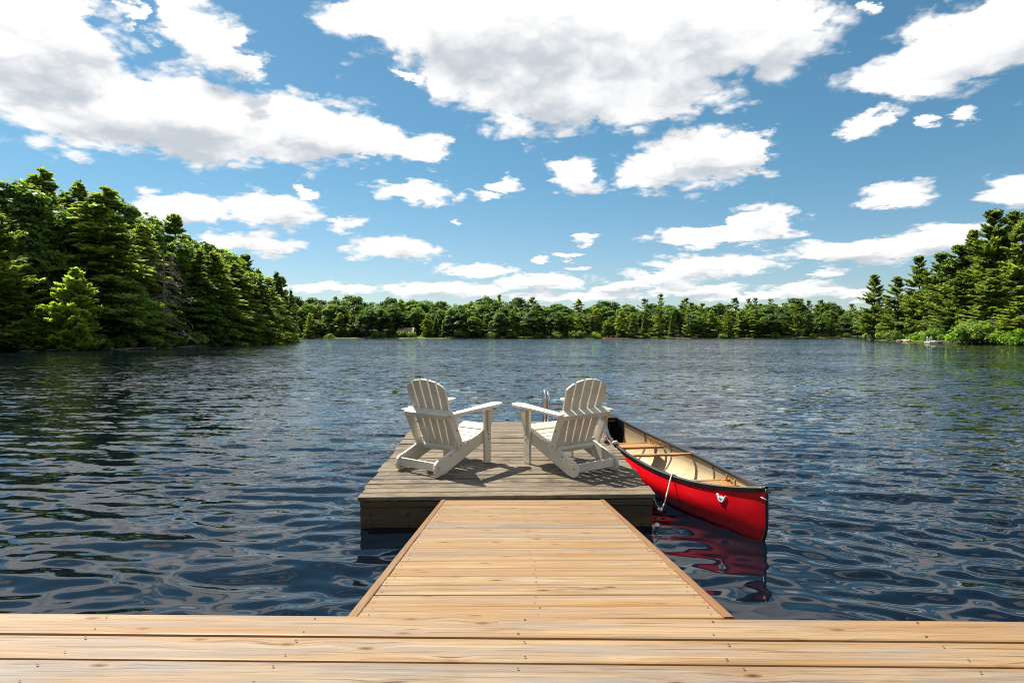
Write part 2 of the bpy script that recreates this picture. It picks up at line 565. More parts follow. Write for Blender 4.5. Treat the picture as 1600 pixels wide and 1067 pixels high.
def leaf_mat(name, dark, mid, lite, trans=0.56, hue_var=1.0):
    m, nt, out = new_mat(name)
    geo = nt.node('ShaderNodeNewGeometry')
    oi = nt.node('ShaderNodeObjectInfo')
    tc = nt.node('ShaderNodeTexCoord')
    isl = geo.outputs['Random Per Island']
    rnd = oi.outputs['Random']
    n, _ = nt.noise(nt.vec('ADD', tc.outputs['Object'], nt.comb(nt.math('MULTIPLY', rnd, 50.0), 0.0, 0.0)), 0.55, 3.0, 0.6)
    k = nt.math('ADD', nt.math('MULTIPLY', nt.smooth(n, 0.3, 0.7), 0.45), nt.math('MULTIPLY', isl, 0.40))
    k = nt.math('ADD', k, nt.math('MULTIPLY', nt.math('SUBTRACT', rnd, 0.5), 0.45 * hue_var))
    c = nt.ramp(k, [(0.0, dark), (0.45, mid), (0.95, lite)])
    df = nt.node('ShaderNodeBsdfDiffuse')
    nt.put(df.inputs[0], c)
    tr = nt.node('ShaderNodeBsdfTranslucent')
    nt.put(tr.inputs[0], nt.mix(1.0, c, (2.5, 2.35, 0.8), 'MULTIPLY'))
    mx = nt.node('ShaderNodeMixShader')
    mx.inputs[0].default_value = trans
    nt.l.new(df.outputs[0], mx.inputs[1])
    nt.l.new(tr.outputs[0], mx.inputs[2])
    gl = nt.node('ShaderNodeBsdfGlossy')
    gl.inputs['Roughness'].default_value = 0.45
    nt.put(gl.inputs[0], (0.8, 0.85, 0.8, 1))
    m2 = nt.node('ShaderNodeMixShader')
    m2.inputs[0].default_value = 0.035
    nt.l.new(mx.outputs[0], m2.inputs[1])
    nt.l.new(gl.outputs[0], m2.inputs[2])
    nt.l.new(m2.outputs[0], out.inputs['Surface'])
    return m


M['hemlock'] = leaf_mat('hemlock_needles', (0.085, 0.130, 0.038), (0.175, 0.235, 0.062), (0.300, 0.345, 0.105))
M['pine'] = leaf_mat('pine_needles', (0.056, 0.094, 0.029), (0.125, 0.180, 0.048), (0.245, 0.295, 0.088))
M['spruce'] = leaf_mat('spruce_needles', (0.056, 0.096, 0.036), (0.105, 0.160, 0.052), (0.180, 0.230, 0.075))
M['cedar'] = leaf_mat('cedar_sprays', (0.090, 0.150, 0.030), (0.180, 0.260, 0.050), (0.300, 0.370, 0.090))  # young cedar green, lightened further to stand in for sunlight on it
M['maple'] = leaf_mat('maple_leaves', (0.072, 0.130, 0.028), (0.130, 0.210, 0.042), (0.210, 0.290, 0.058), 0.58)
M['farmaple'] = leaf_mat('far_maple_leaves', (0.036, 0.078, 0.020), (0.070, 0.130, 0.028), (0.120, 0.185, 0.038))
M['farlime'] = leaf_mat('far_bright_leaves', (0.055, 0.110, 0.020), (0.100, 0.175, 0.028), (0.165, 0.240, 0.042))
M['lime'] = leaf_mat('young_leaves', (0.075, 0.150, 0.014), (0.130, 0.230, 0.020), (0.215, 0.310, 0.035), 0.55)


def ground_mat():
    m, nt, out = new_mat('forest_floor')
    geo = nt.node('ShaderNodeNewGeometry')
    p = geo.outputs['Position']
    n, _ = nt.noise(p, 0.25, 6.0, 0.65)
    n2, _ = nt.noise(p, 0.03, 3.0, 0.5)
    x, y, z = nt.sep(p)
    c = nt.mix(nt.smooth(n, 0.35, 0.65), (0.035, 0.030, 0.016), (0.06, 0.075, 0.02))
    g = nt.mix(nt.smooth(n, 0.35, 0.7), (0.085, 0.150, 0.025), (0.17, 0.21, 0.05))
    low = nt.math('MULTIPLY', nt.smooth(z, 0.3, 1.6, 1.0, 0.0), nt.smooth(n2, 0.44, 0.56))
    c = nt.mix(low, c, g)
    wetline = nt.smooth(z, 0.05, 0.22, 1.0, 0.0)
    c = nt.mix(wetline, c, (0.045, 0.036, 0.026))
    principled(nt, out, c, 0.95, nt.bump(n, 0.6, 0.4), spec=0.1)
    return m


M['ground'] = ground_mat()


def water_mat():
    m, nt, out = new_mat('lake_water')
    geo = nt.node('ShaderNodeNewGeometry')
    p = geo.outputs['Position']
    at = nt.node('ShaderNodeAttribute', attribute_name='ripple')
    amp = at.outputs['Fac']
    _, c1 = nt.noise(nt.vec('MULTIPLY', p, (3.2, 7.6, 0.0)), 1.0, 2.0, 0.55)
    _, c2 = nt.noise(nt.vec('MULTIPLY', p, (1.1, 3.0, 0.0)), 1.0, 2.0, 0.5)
    _, c3 = nt.noise(nt.vec('MULTIPLY', p, (8.0, 15.0, 0.0)), 1.0, 2.0, 0.55)
    gn, _ = nt.noise(nt.vec('MULTIPLY', p, (0.012, 0.055, 0.0)), 1.0, 3.0, 0.55)
    gust = nt.smooth(gn, 0.30, 0.72, 0.55, 1.30)
    s = nt.vec('ADD', nt.vec('SUBTRACT', c1, (0.5, 0.5, 0.5)), nt.vec('SUBTRACT', c2, (0.5, 0.5, 0.5)))
    s = nt.vec('ADD', s, nt.vec('SCALE', nt.vec('SUBTRACT', c3, (0.5, 0.5, 0.5)), 0.5))
    s = nt.vec('SCALE', nt.vec('MULTIPLY', s, (0.75, 1.25, 0.0)), nt.math('MULTIPLY', amp, gust))
    s = nt.vec('ADD', s, nt.comb(0.0, nt.math('MULTIPLY', nt.math('MINIMUM', amp, 0.6), -0.055), 0.0))
    nrm = nt.vec('NORMALIZE', nt.vec('ADD', geo.outputs['Normal'], s))
    principled(nt, out, (0.0018, 0.0045, 0.0085), 0.02, nrm, spec=0.5, ior=1.333)
    return m


M['water'] = water_mat()

# ------------------------------------------------------------------ terrain and lake
LAKE = np.array([(-20, -7), (-45, -4), (-62, 22), (-60, 48), (-53.5, 66), (-48, 74), (-46.5, 93), (-49, 118), (-52, 140), (-55, 152),
                 (-66, 160), (-110, 175), (-190, 215), (-240, 280), (-170, 312), (-110, 320), (-50, 318), (0, 322), (60, 319), (120, 322), (190, 318),
                 (230, 290), (190, 255), (142, 236), (127, 226), (118, 205), (104, 170), (92, 143), (87, 131), (84, 116), (80, 98), (76, 78),
                 (66, 35), (40, -2), (20, -7)], dtype=float)


def sdf(X, Y):
    """distance to the shoreline, positive on land"""
    P = np.stack([X, Y], -1)
    best = np.full(X.shape, 1e9)
    inside = np.zeros(X.shape, dtype=bool)
    n = len(LAKE)
    for i in range(n):
        a, b = LAKE[i], LAKE[(i + 1) % n]
        ab = b - a
        t = np.clip(((P - a) @ ab) / (ab @ ab), 0, 1)
        dd = np.linalg.norm(P - (a + t[..., None] * ab), axis=-1)
        best = np.minimum(best, dd)
        cond = ((a[1] > Y) != (b[1] > Y))
        with np.errstate(divide='ignore', invalid='ignore'):
            xi = (b[0] - a[0]) * (Y - a[1]) / (b[1] - a[1] + 1e-12) + a[0]
        inside ^= cond & (X < xi)
    return np.where(inside, -best, best)


def land(X, Y):
    X = np.asarray(X, dtype=float)
    Y = np.asarray(Y, dtype=float)
    dd = sdf(X, Y)
    wob = 1.3 * np.sin(X * 0.35 + 1.3 * np.sin(Y * 0.21)) * np.sin(Y * 0.31 + 0.7) + 0.5 * np.sin(X * 1.1 + Y * 0.9)
    dd = dd + wob * 0.7
    side = np.where(Y > 280, 0.075, np.where(X < 0, 0.20, 0.14))
    side = np.where(Y < 20, 0.05, side)
    rise = 0.30 * np.tanh(dd / 0.8) + side * np.clip(dd - 2.0, 0, 70) + 0.02 * np.clip(dd - 72, 0, 1500)
    return np.where(dd > 0, rise, np.clip(dd * 0.35, -2.5, 0) - 0.02)


def lines(spans):
    out = []
    for a, b, s in spans:
        out += list(np.arange(a, b, s))
    out.append(spans[-1][1])
    return np.array(out)


gx = lines([(-3000, -800, 220), (-800, -300, 20), (-300, -80, 4), (-80, 160, 1.6), (160, 300, 4), (300, 800, 20), (800, 3000, 220)])
gy = lines([(-1500, -300, 150), (-300, -30, 12), (-30, 260, 1.8), (260, 300, 4), (300, 345, 1.5), (345, 420, 6), (420, 900, 24), (900, 4000, 220)])
GX, GY = np.meshgrid(gx, gy)
GZ = land(GX, GY)
nx, ny = len(gx), len(gy)
idx = np.arange(nx * ny).reshape(ny, nx)
F = np.stack([idx[:-1, :-1], idx[:-1, 1:], idx[1:, 1:], idx[1:, :-1]], -1).reshape(-1, 4)
terrain = obj('terrain', mesh_np('terrain', np.stack([GX, GY, GZ], -1).reshape(-1, 3), F, M['ground'], True))
terrain['kind'] = 'structure'

# water: one sheet, real waves near the dock, finer ripples left to the material
rows = list(np.arange(-12, 1.2, 0.8)) + list(1.2 * np.exp(np.arange(0, math.log(95 / 1.2), 0.0062)))
rows += list(95 * np.exp(np.arange(0.03, math.log(420 / 95), 0.03)))
rows = np.array(rows)
cols = np.concatenate([np.linspace(-2.6, -1.02, 24), np.linspace(-1.0, 1.0, 640), np.linspace(1.02, 2.6, 24)])
WY = np.repeat(rows[:, None], len(cols), 1)
WX = cols[None, :] * (np.maximum(WY, 0) * 0.92 + 4.0)
spc = np.maximum(0.0062 * np.maximum(WY, 1.2), (np.maximum(WY, 0) * 0.92 + 4.0) * 2.0 / 640)
spc = np.where(WY < 1.2, 1.0, spc)
spc = np.where(WY > 95, 10.0, spc)
spc = np.where(np.abs(cols)[None, :] > 1.01, 20.0, spc)
shore = np.clip(-sdf(WX, WY) / 14.0, 0.45, 1.0)
shore = np.where(WY > 170, np.maximum(shore, np.clip((WY - 170) / 60, 0.45, 1.0)), shore)
leftcalm = 0.85 + 0.15 * np.clip((WX / np.maximum(WY, 2.0) + 0.55) / 0.4, 0, 1)
gust = 0.80 + 0.22 * np.sin(WX * 0.21 + 0.8 * np.sin(WY * 0.13)) * np.sin(WY * 0.17 + 1.1) + 0.18 * np.sin(WY * 0.41 + WX * 0.15)
shelter = 1 - 0.68 * np.exp(-((WX - 1.5) / 0.9) ** 2 - ((WY - 3.9) / 1.5) ** 2)
localamp = np.clip(gust, 0.4, 1.25) * shore * leftcalm * shelter
WZ = np.zeros_like(WX)
lost = np.zeros_like(WX)
wr = np.random.RandomState(11)
NW = 84
for i in range(NW):
    lam = math.exp(wr.uniform(math.log(0.10), math.log(1.25)))
    sl = 0.034 * (0.35 + 0.85 * math.exp(-(math.log(lam / 0.25) / 0.55) ** 2)) * (0.5 if lam < 0.14 else 1.0)
    th = wr.normal(0.10, 0.42) + (math.pi if wr.rand() < 0.3 else 0)
    k = 2 * math.pi / lam
    kx, ky = k * math.sin(th), k * math.cos(th)
    ph = wr.uniform(0, 6.28)
    fade = np.clip((lam / spc - 3.0) / 4.0, 0, 1)
    warp_ = 0.5 * np.sin(WX * 0.9 / max(lam, .4) * 0.35 + ph) + 0.5 * np.sin(WY * 0.33 / max(lam, .4) + ph * 2)
    WZ += fade * (sl / k) * np.sin(kx * WX + ky * WY + ph + warp_)
    lost += (1 - fade) * sl * sl * 0.5
WZ *= localamp
ripple = (np.sqrt(lost) * 4.3 + 0.012 + 0.05 * np.clip((WY - 6) / 16.0, 0, 1)) * np.where(WY > 95, shore * leftcalm, localamp)
nc, nr = len(cols), len(rows)
idx = np.arange(nc * nr).reshape(nr, nc)
F = np.stack([idx[:-1, :-1], idx[:-1, 1:], idx[1:, 1:], idx[1:, :-1]], -1).reshape(-1, 4)
wm = mesh_np('water', np.stack([WX, WY, WZ], -1).reshape(-1, 3), F, M['water'], True)
a = wm.attributes.new('ripple', 'FLOAT', 'POINT')
a.data.foreach_set('value', ripple.astype(np.float32).ravel())
water = obj('water', wm)
water['kind'] = 'structure'


# ------------------------------------------------------------------ planks
def plank_mesh(name, length, width, thick, mat, bev=0.004, cup=0.0):
    """a board along local x, its top at z=0"""
    h = width / 2
    prof = [(-h + bev * 0.3, -thick), (-h, -thick + bev), (-h, -bev * 1.6), (-h + bev * 0.5, -bev * 0.5), (-h + bev * 1.6, 0.0),
            (0, -cup), (h - bev * 1.6, 0.0), (h - bev * 0.5, -bev * 0.5), (h, -bev * 1.6), (h, -thick + bev), (h - bev * 0.3, -thick)]
    mb = MB()
    mb.prism(prof, -length / 2, length / 2, 'x')
    return mb.mesh(name, mat)


# the near dock
DECK_Z, DECK_Y = 0.64, 2.182
dock = thing('wooden_dock', 'fresh cedar plank dock across the bottom foreground', 'dock', (0, DECK_Y, DECK_Z), (0, 0, R(-1.05)))
pitch = 0.1545
dm = [plank_mesh('plank', 6.4, 0.1478, 0.038, M['new_wood'], 0.005, 0.0012)]
for i in range(22):
    o = obj('plank', dm[0], dock, (random.uniform(-0.03, 0.03), -0.077 - i * pitch + random.uniform(-.0012, .0012), random.uniform(-0.0015, 0.0015)),
            (random.uniform(-.004, .004), random.uniform(-.0006, .0006), random.uniform(-.0007, .0007)))
mb = MB()
for x in (-2.7, -1.35, 0.0, 1.35, 2.7):
    mb.box(x - 0.02, x + 0.02, -3.35, -0.03, -0.19, -0.041)
obj('joist', mb.mesh('joist', M['wet_wood']), dock)
mb = MB()
mb.box(-3.15, 3.15, -0.029, -0.004, -0.19, -0.041)
obj('fascia', mb.mesh('fascia', M['new_wood']), dock)
for x in (-2.5, -0.95, 0.95, 2.5):
    obj('post', MB().tube([(x, -0.18, -2.2), (x, -0.18, -0.06)], 0.055, 10).mesh('post', M['wet_wood'], True), dock)
mb = MB()
for i in range(22):
    for x in (-2.68, -2.02, -1.36, -0.69, 0.02, 0.66, 1.33, 2.01, 2.66):
        for q in (-0.047, 0.042):
            cx, cy = x + random.uniform(-.025, .025), -0.077 - i * pitch + q + random.uniform(-.008, .008)
            r = random.uniform(0.0032, 0.0046)
            mb.add([(cx + r * math.cos(a * math.pi / 4), cy + r * math.sin(a * math.pi / 4), 0.0035) for a in range(8)], [tuple(range(8))])
o = obj('nail_head', mb.mesh('nail_head', M['nail']), dock)
o['kind'] = 'stuff'

# the gangway down to the float
RAMP_A, RAMP_B = Vector((0.098, 2.20, 0.625)), Vector((0.098, 5.262, 0.246))
rlen = (RAMP_B - RAMP_A).length
rslope = math.atan2(RAMP_B.z - RAMP_A.z, RAMP_B.y - RAMP_A.y)
ramp = thing('gangway', 'sloping cedar gangway leading from the dock down to the float', 'gangway', RAMP_A, (rslope, 0, R(0.15)))
nr_ = 21
rp = rlen / nr_
pm = plank_mesh('plank', 1.268, rp - 0.006, 0.032, M['new_wood'], 0.004, 0.0010)
for i in range(nr_):
    obj('plank', pm, ramp, (random.uniform(-.002, .002), (i + 0.5) * rp, random.uniform(-0.0012, 0.0012)), (random.uniform(-.004, .004), 0, random.uniform(-.0008, .0008)))
for s in (-1, 1):
    me = plank_mesh('side_trim', rlen - 0.004, 0.036, 0.14, M['trim_wood'], 0.003)
    obj('side_trim', me, ramp, (s * 0.653, rlen / 2, 0.004), (0, 0, R(90)))
mb = MB()
for x in (-0.3, 0.3):
    mb.box(x - 0.02, x + 0.02, 0.02, rlen - 0.02, -0.17, -0.036)
obj('joist', mb.mesh('joist', M['wet_wood']), ramp)
mb = MB()
for i in range(nr_):
    for x in (-0.61, 0.61, 0.0):
        for q in (-0.04, 0.04):
            cx, cy = x + random.uniform(-.012, .012), (i + .5) * rp + q + random.uniform(-.006, .006)
            r = random.uniform(0.003, 0.0042)
            mb.add([(cx + r * math.cos(a * math.pi / 4), cy + r * math.sin(a * math.pi / 4), 0.003) for a in range(8)], [tuple(range(8))])
o = obj('nail_head', mb.mesh('nail_head', M['nail']), ramp)
o['kind'] = 'stuff'

# the float
FL_O = Vector((-0.045, 5.29, 0.27))
FL_W, FL_L = 2.47, 3.60
FL_ROT = Euler((R(2.06), R(-0.40), R(0.75)), 'XYZ')
flt = thing('floating_dock', 'weathered grey floating dock carrying the two white chairs', 'floating dock', FL_O, FL_ROT)
FLM = Matrix.Translation(FL_O) @ FL_ROT.to_matrix().to_4x4()
nf = 25
fp = FL_L / nf
fm = plank_mesh('plank', FL_W, fp - 0.014, 0.036, M['old_wood'], 0.006, 0.002)
for i in range(nf):
    obj('plank', fm, flt, (random.uniform(-.012, .012), (i + 0.5) * fp, random.uniform(-.003, .003)), (random.uniform(-.012, .012), random.uniform(-.0015, .0015), random.uniform(-.003, .003)))
hw = FL_W / 2 - 0.02
obj('nailer', MB().box(-hw, hw, 0.006, 0.05, -0.088, -0.042).mesh('nailer', M['wet_wood'], bevel=0.004), flt)
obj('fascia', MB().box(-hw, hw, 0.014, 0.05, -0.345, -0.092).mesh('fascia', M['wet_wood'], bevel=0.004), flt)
for x in (-1.13, -0.82, 0.84, 1.13):
    for z in (-0.15, -0.25):
        obj('bolt_head', MB().tube([(x, 0.0135, z), (x, 0.004, z)], 0.014, 6).mesh('bolt_head', M['bolt']), flt)
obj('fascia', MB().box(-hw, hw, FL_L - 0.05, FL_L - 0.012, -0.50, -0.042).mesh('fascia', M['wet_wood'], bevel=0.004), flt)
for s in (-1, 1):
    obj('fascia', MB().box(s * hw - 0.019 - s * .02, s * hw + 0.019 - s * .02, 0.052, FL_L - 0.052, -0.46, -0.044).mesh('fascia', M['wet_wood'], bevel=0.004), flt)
mb = MB()
for x in (-0.6, 0.0, 0.6):
    mb.box(x - 0.02, x + 0.02, 0.055, FL_L - 0.055, -0.2, -0.043)
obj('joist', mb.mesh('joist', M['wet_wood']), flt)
mb = MB()
for y in (0.5, 1.5, 2.5):
    mb.box(-1.0, 1.0, y - 0.25, y + 0.25, -0.55, -0.205)
obj('flotation_block', mb.mesh('flotation_block', M['black'], bevel=0.03), flt)
tag(obj('foam_bumper', MB().tube([(0, 0, -0.10), (0, 0, -0.02), (0, 0, 0.04), (0, 0, 0.09)], [0.028, 0.036, 0.034, 0.02], 10).mesh('foam_bumper', M['foam'], True),
        None, FLM @ Vector((hw + 0.02, 0.03, -0.33)), (R(20), R(15), 0)), 'small white foam bumper at the float corner beside the canoe', 'bumper')

# ladder at the far end of the float
lad = thing('swim_ladder', 'shiny steel swim ladder at the far edge of the float', 'ladder', FLM @ Vector((0.575, FL_L + 0.02, 0)), FL_ROT)
for x in (-0.03, 0.03 + 0.36):
    pts = [(x, -0.16, -0.02)]
    for k in range(13):
        a = math.pi * k / 12
        pts.append((x, -0.16 + 0.13 * (1 - math.cos(a)), 0.34 + 0.10 * math.sin(a)))
    pts.append((x, 0.10, -1.1))
    if x < 0:
        obj('rail', MB().tube(pts, 0.019, 10).mesh('rail', M['steel'], True), lad)
    else:
        pts = [(x - 0.37, p[1] + 0.03, p[2] * 0.93) for p in pts]
        obj('rail', MB().tube(pts, 0.019, 10).mesh('rail', M['steel'], True), lad)
for k, z in enumerate((-0.25, -0.5, -0.75)):
    obj('rung', MB().box(-0.03, 0.03, 0.085, 0.135, z - 0.012, z + 0.012).mesh('rung', M['steel'], bevel=0.004), lad)
for y in (-0.16,):
    obj('flange', MB().box(-0.07, 0.07, y - 0.04, y + 0.04, 0.004, 0.014).mesh('flange', M['steel'], bevel=0.003), lad)


# ------------------------------------------------------------------ lounge chairs
def lerp(a, b, t):
    return a + (b - a) * t


def build_chair(label):
    t = thing('adirondack_chair', label, 'chair', group='white slatted chairs on the float')
    w = M['white']
    prof = [(-0.335, 0.0), (-0.385, 0.004), (-0.415, 0.030), (-0.425, 0.075), (-0.412, 0.118), (-0.375, 0.146), (-0.32, 0.158),
            (-0.21, 0.196), (-0.10, 0.236), (-0.04, 0.250), (0.06, 0.252), (0.16, 0.268), (0.26, 0.300), (0.34, 0.338), (0.395, 0.352),
            (0.425, 0.338), (0.432, 0.30), (0.41, 0.25), (0.33, 0.215), (0.18, 0.165), (0.0, 0.105), (-0.16, 0.05), (-0.27, 0.010)]
    for s in (-1, 1):
        obj('skid', MB().prism(prof, s * 0.243 - 0.0135, s * 0.243 + 0.0135, 'x').mesh('skid', w, bevel=0.004), t)
        leg = MB().box(s * 0.272 - 0.0135, s * 0.272 + 0.0135, 0.295, 0.395, 0.0, 0.536)
        obj('front_leg', leg.mesh('front_leg', w, bevel=0.005), t)
        x0, x1 = (s * 0.287, s * 0.355)
        br = MB().prism([(x0, 0.534), (x1, 0.534), (x1 - s * 0.004, 0.50), (s * 0.305, 0.34), (x0, 0.30)], 0.332, 0.358, 'y')
        obj('arm_bracket', br.mesh('arm_bracket', w, bevel=0.003), t)
        # arm, planform in x,y
        c = s * 0.305
        pl = [(c - 0.060, -0.245), (c + 0.028, -0.262), (c + 0.040, -0.05), (c + 0.058, 0.15), (c + 0.080, 0.33), (c + 0.082, 0.42), (c + 0.068, 0.475),
              (c + 0.030, 0.505), (c - 0.020, 0.508), (c - 0.052, 0.485), (c - 0.066, 0.43), (c - 0.064, 0.30), (c - 0.058, 0.10)]
        if s < 0:
            pl = [(2 * c - x, y) for x, y in pl]
        n = len(pl)
        zt = lambda y: 0.545 + 0.030 * (y + 0.26) / 0.75
        V = [(x, y, zt(y) - 0.0) for x, y in pl] + [(x, y, zt(y) + 0.026) for x, y in pl]
        Fs = [tuple(range(n - 1, -1, -1)), tuple(range(n, 2 * n))] + [(i, (i + 1) % n, n + (i + 1) % n, n + i) for i in range(n)]
        obj('armrest', MB().add(V, Fs).mesh('armrest', w, bevel=0.005), t)
        # slanting rear support under the back of the arm
        sup = MB().prism([(-0.262, 0.536), (-0.172, 0.540), (-0.035, 0.235), (-0.110, 0.215)], s * 0.272 - 0.0135, s * 0.272 + 0.0135, 'x')
        obj('rear_support', sup.mesh('rear_support', w, bevel=0.004), t)
    # back: five slats on a plane leaning 19 degrees
    by0, bz0, by1, bz1 = -0.045, 0.185, -0.285, 0.885
    L = math.hypot(by1 - by0, bz1 - bz0)
    ud = ((by1 - by0) / L, (bz1 - bz0) / L)
    nd = (ud[1], -ud[0])

    def topv(x):
        xx = min(abs(x) / 0.262, 1.0)
        return L - 0.155 * (1 - math.sqrt(max(0.0, 1 - 0.93 * xx * xx)))
    for k in range(5):
        def edge(f, v):
            half = lerp(0.205, 0.258, min(v / (L * 0.8), 1.0))
            return lerp(-half, half, f)
        g = 0.019
        fa, fb = k / 5.0 + g, (k + 1) / 5.0 - g
        cols_ = []
        for q in range(5):
            f = lerp(fa, fb, q / 4.0)
            xt = edge(f, L)
            cols_.append([(edge(f, v * topv(xt)), v * topv(xt)) for v in (0, 0.4, 0.8, 1.0)])
        outline = [p for p in cols_[0]] + [cols_[q][3] for q in range(1, 4)] + [p for p in reversed(cols_[4])]
        n = len(outline)
        V = []
        for th in (-0.011, 0.011):
            for x, v in outline:
                V.append((x, by0 + ud[0] * v + nd[0] * th, bz0 + ud[1] * v + nd[1] * th))
        Fs = [tuple(range(n - 1, -1, -1)), tuple(range(n, 2 * n))] + [(i, (i + 1) % n, n + (i + 1) % n, n + i) for i in range(n)]
        obj('back_slat', MB().add(V, Fs).mesh('back_slat', w, bevel=0.003), t)

    def rail(name, v0, v1, d0, d1, hx):
        # board behind the slats from v0 to v1 up the back and d0 to d1 behind it
        V = []
        for x in (-hx, hx):
            for v, dd in ((v0, d0), (v1, d0), (v1 - 0.018, d1), (v0, d1)):
                V.append((x, by0 + ud[0] * v - nd[0] * dd, bz0 + ud[1] * v - nd[1] * dd))
        Fs = [(0, 1, 2, 3), (7, 6, 5, 4), (0, 4, 5, 1), (1, 5, 6, 2), (2, 6, 7, 3), (3, 7, 4, 0)]
        obj(name, MB().add(V, Fs).mesh(name, w, bevel=0.004), t)
    rail('upper_rail', 0.375, 0.440, 0.012, 0.095, 0.286)
    rail('lower_rail', 0.0, 0.055, 0.012, 0.040, 0.228)
    # seat slats follow the tops of the skids
    sp = [(-0.02, 0.251), (0.06, 0.253), (0.135, 0.263), (0.205, 0.281), (0.27, 0.305), (0.335, 0.336), (0.395, 0.353)]
    for i, (y, z) in enumerate(sp):
        y2, z2 = sp[min(i + 1, len(sp) - 1)]
        y1, z1 = sp[max(i - 1, 0)]
        a = math.atan2(z2 - z1, y2 - y1)
        me = MB().box(-0.262, 0.262, -0.030, 0.030, 0.001, 0.021).mesh('seat_slat', w, bevel=0.004)
        obj('seat_slat', me, t, (0, y, z), (a, 0, 0))
    obj('stretcher', MB().box(-0.228, 0.228, -0.385, -0.363, 0.045, 0.125).mesh('stretcher', w, bevel=0.004), t)
    obj('front_apron', MB().box(-0.228, 0.228, 0.392, 0.412, 0.255, 0.338).mesh('front_apron', w, bevel=0.004), t)
    mb = MB()
    for s in (-1, 1):
        for y, z in ((0.345, 0.29), (0.345, 0.24), (-0.14, 0.40), (-0.085, 0.245)):
            mb.tube([(s * 0.286, y, z), (s * 0.290, y, z)], 0.007, 8)
        mb.tube([(s * 0.257, -0.374, 0.085), (s * 0.2605, -0.374, 0.085)], 0.007, 8)
        mb.tube([(s * 0.257, -0.20, 0.165), (s * 0.2605, -0.20, 0.165)], 0.008, 8)
    obj('bolt', mb.mesh('bolt', M['bolt']), t)['kind'] = 'stuff'
    return t


def copy_tree(o, parent=None):
    c = o.copy()
    COL.objects.link(c)
    if parent is not None:
        c.parent = parent
    for ch in list(o.children):
        copy_tree(ch, c)
    return c


def on_float(X, Y):
    """point of the float's top surface above world X, Y"""
    n = FL_ROT.to_matrix() @ Vector((0, 0, 1))
    z = FL_O.z - (n.x * (X - FL_O.x) + n.y * (Y - FL_O.y)) / n.z
    return Vector((X, Y, z + 0.003)), n


def stand(o, X, Y, yaw):
    p, n = on_float(X, Y)
    rot = Vector((0, 0, 1)).rotation_difference(n).to_matrix() @ Matrix.Rotation(yaw, 3, 'Z')
    o.location = p
    o.rotation_euler = rot.to_euler()


ch1 = build_chair('white slatted armchair on the float facing right, further from the canoe')
stand(ch1, -0.672, 6.36, R(-35.5))
ch2 = copy_tree(ch1)
ch2['label'] = 'white slatted armchair on the float facing left, beside the red canoe'
stand(ch2, 0.573, 6.285, R(33.7))

# ------------------------------------------------------------------ canoe
CA, CB = Vector((1.945, 4.97, 0)), Vector((1.335, 8.77, 0))      # near and far stem on the water
cax = (CB - CA).normalized()
can = thing('canoe', 'red canoe with black gunwales moored beside the float', 'canoe', (CA + CB) / 2, (0, R(-1.5), math.atan2(cax.y, cax.x)))
# local: +x to the far end, +y to the left of it (towards the float)
CLn = (CB - CA).length / 2 + 0.05
CBm, CK = 0.385, -0.10


def hull_pt(u, v, inset=0.0):
    au = abs(u)
    sheer = 0.300 + 0.175 * au ** 3.0
    keel = CK + 0.055 * au ** 4 + inset
    b = max(CBm * (1 - au ** 2.3) ** 0.92 - inset * (1 if au < 0.995 else 0), 0.0)
    fullness = lerp(0.30, 0.62, min(1.0, au ** 1.5))          # flatter bottom amidships, V at the ends
    yy = b * (math.sin(min(v / 0.80, 1.0) * math.pi / 2) ** (fullness * 1.35)) * (1.0 - 0.07 * max(0.0, (v - 0.72) / 0.28))
    z = lerp(keel, sheer, v ** 1.25)
    # stem profile: bulging forward a little under the gunwale, rounding into the keel
    pr = 1.0 - 0.085 * (1 - min(v / 0.62, 1.0)) ** 2.2 + 0.006 * math.sin(math.pi * min(1, v))
    x = u * CLn * lerp(1.0, pr, au ** 3) - (inset * 1.2 * (1 if u > 0 else -1) * au ** 8)
    return x, yy, z


def hull_mesh(inset):
    us = [math.sin(k / 28.0 * math.pi / 2) for k in range(-28, 29)]
    vs = [k / 14.0 for k in range(15)]
    V, Fq = [], []
    cols_n = 2 * len(vs) - 1
    for u in us:
        ring = [hull_pt(u, v, inset) for v in reversed(vs)]
        V += [(x, y, z) for x, y, z in ring]
        V += [(x, -y, z) for x, y, z in reversed(ring[:-1])]
    for i in range(len(us) - 1):
        for k in range(cols_n - 1):
            a = i * cols_n + k
            Fq.append((a, a + cols_n, a + cols_n + 1, a + 1))
    return V, Fq


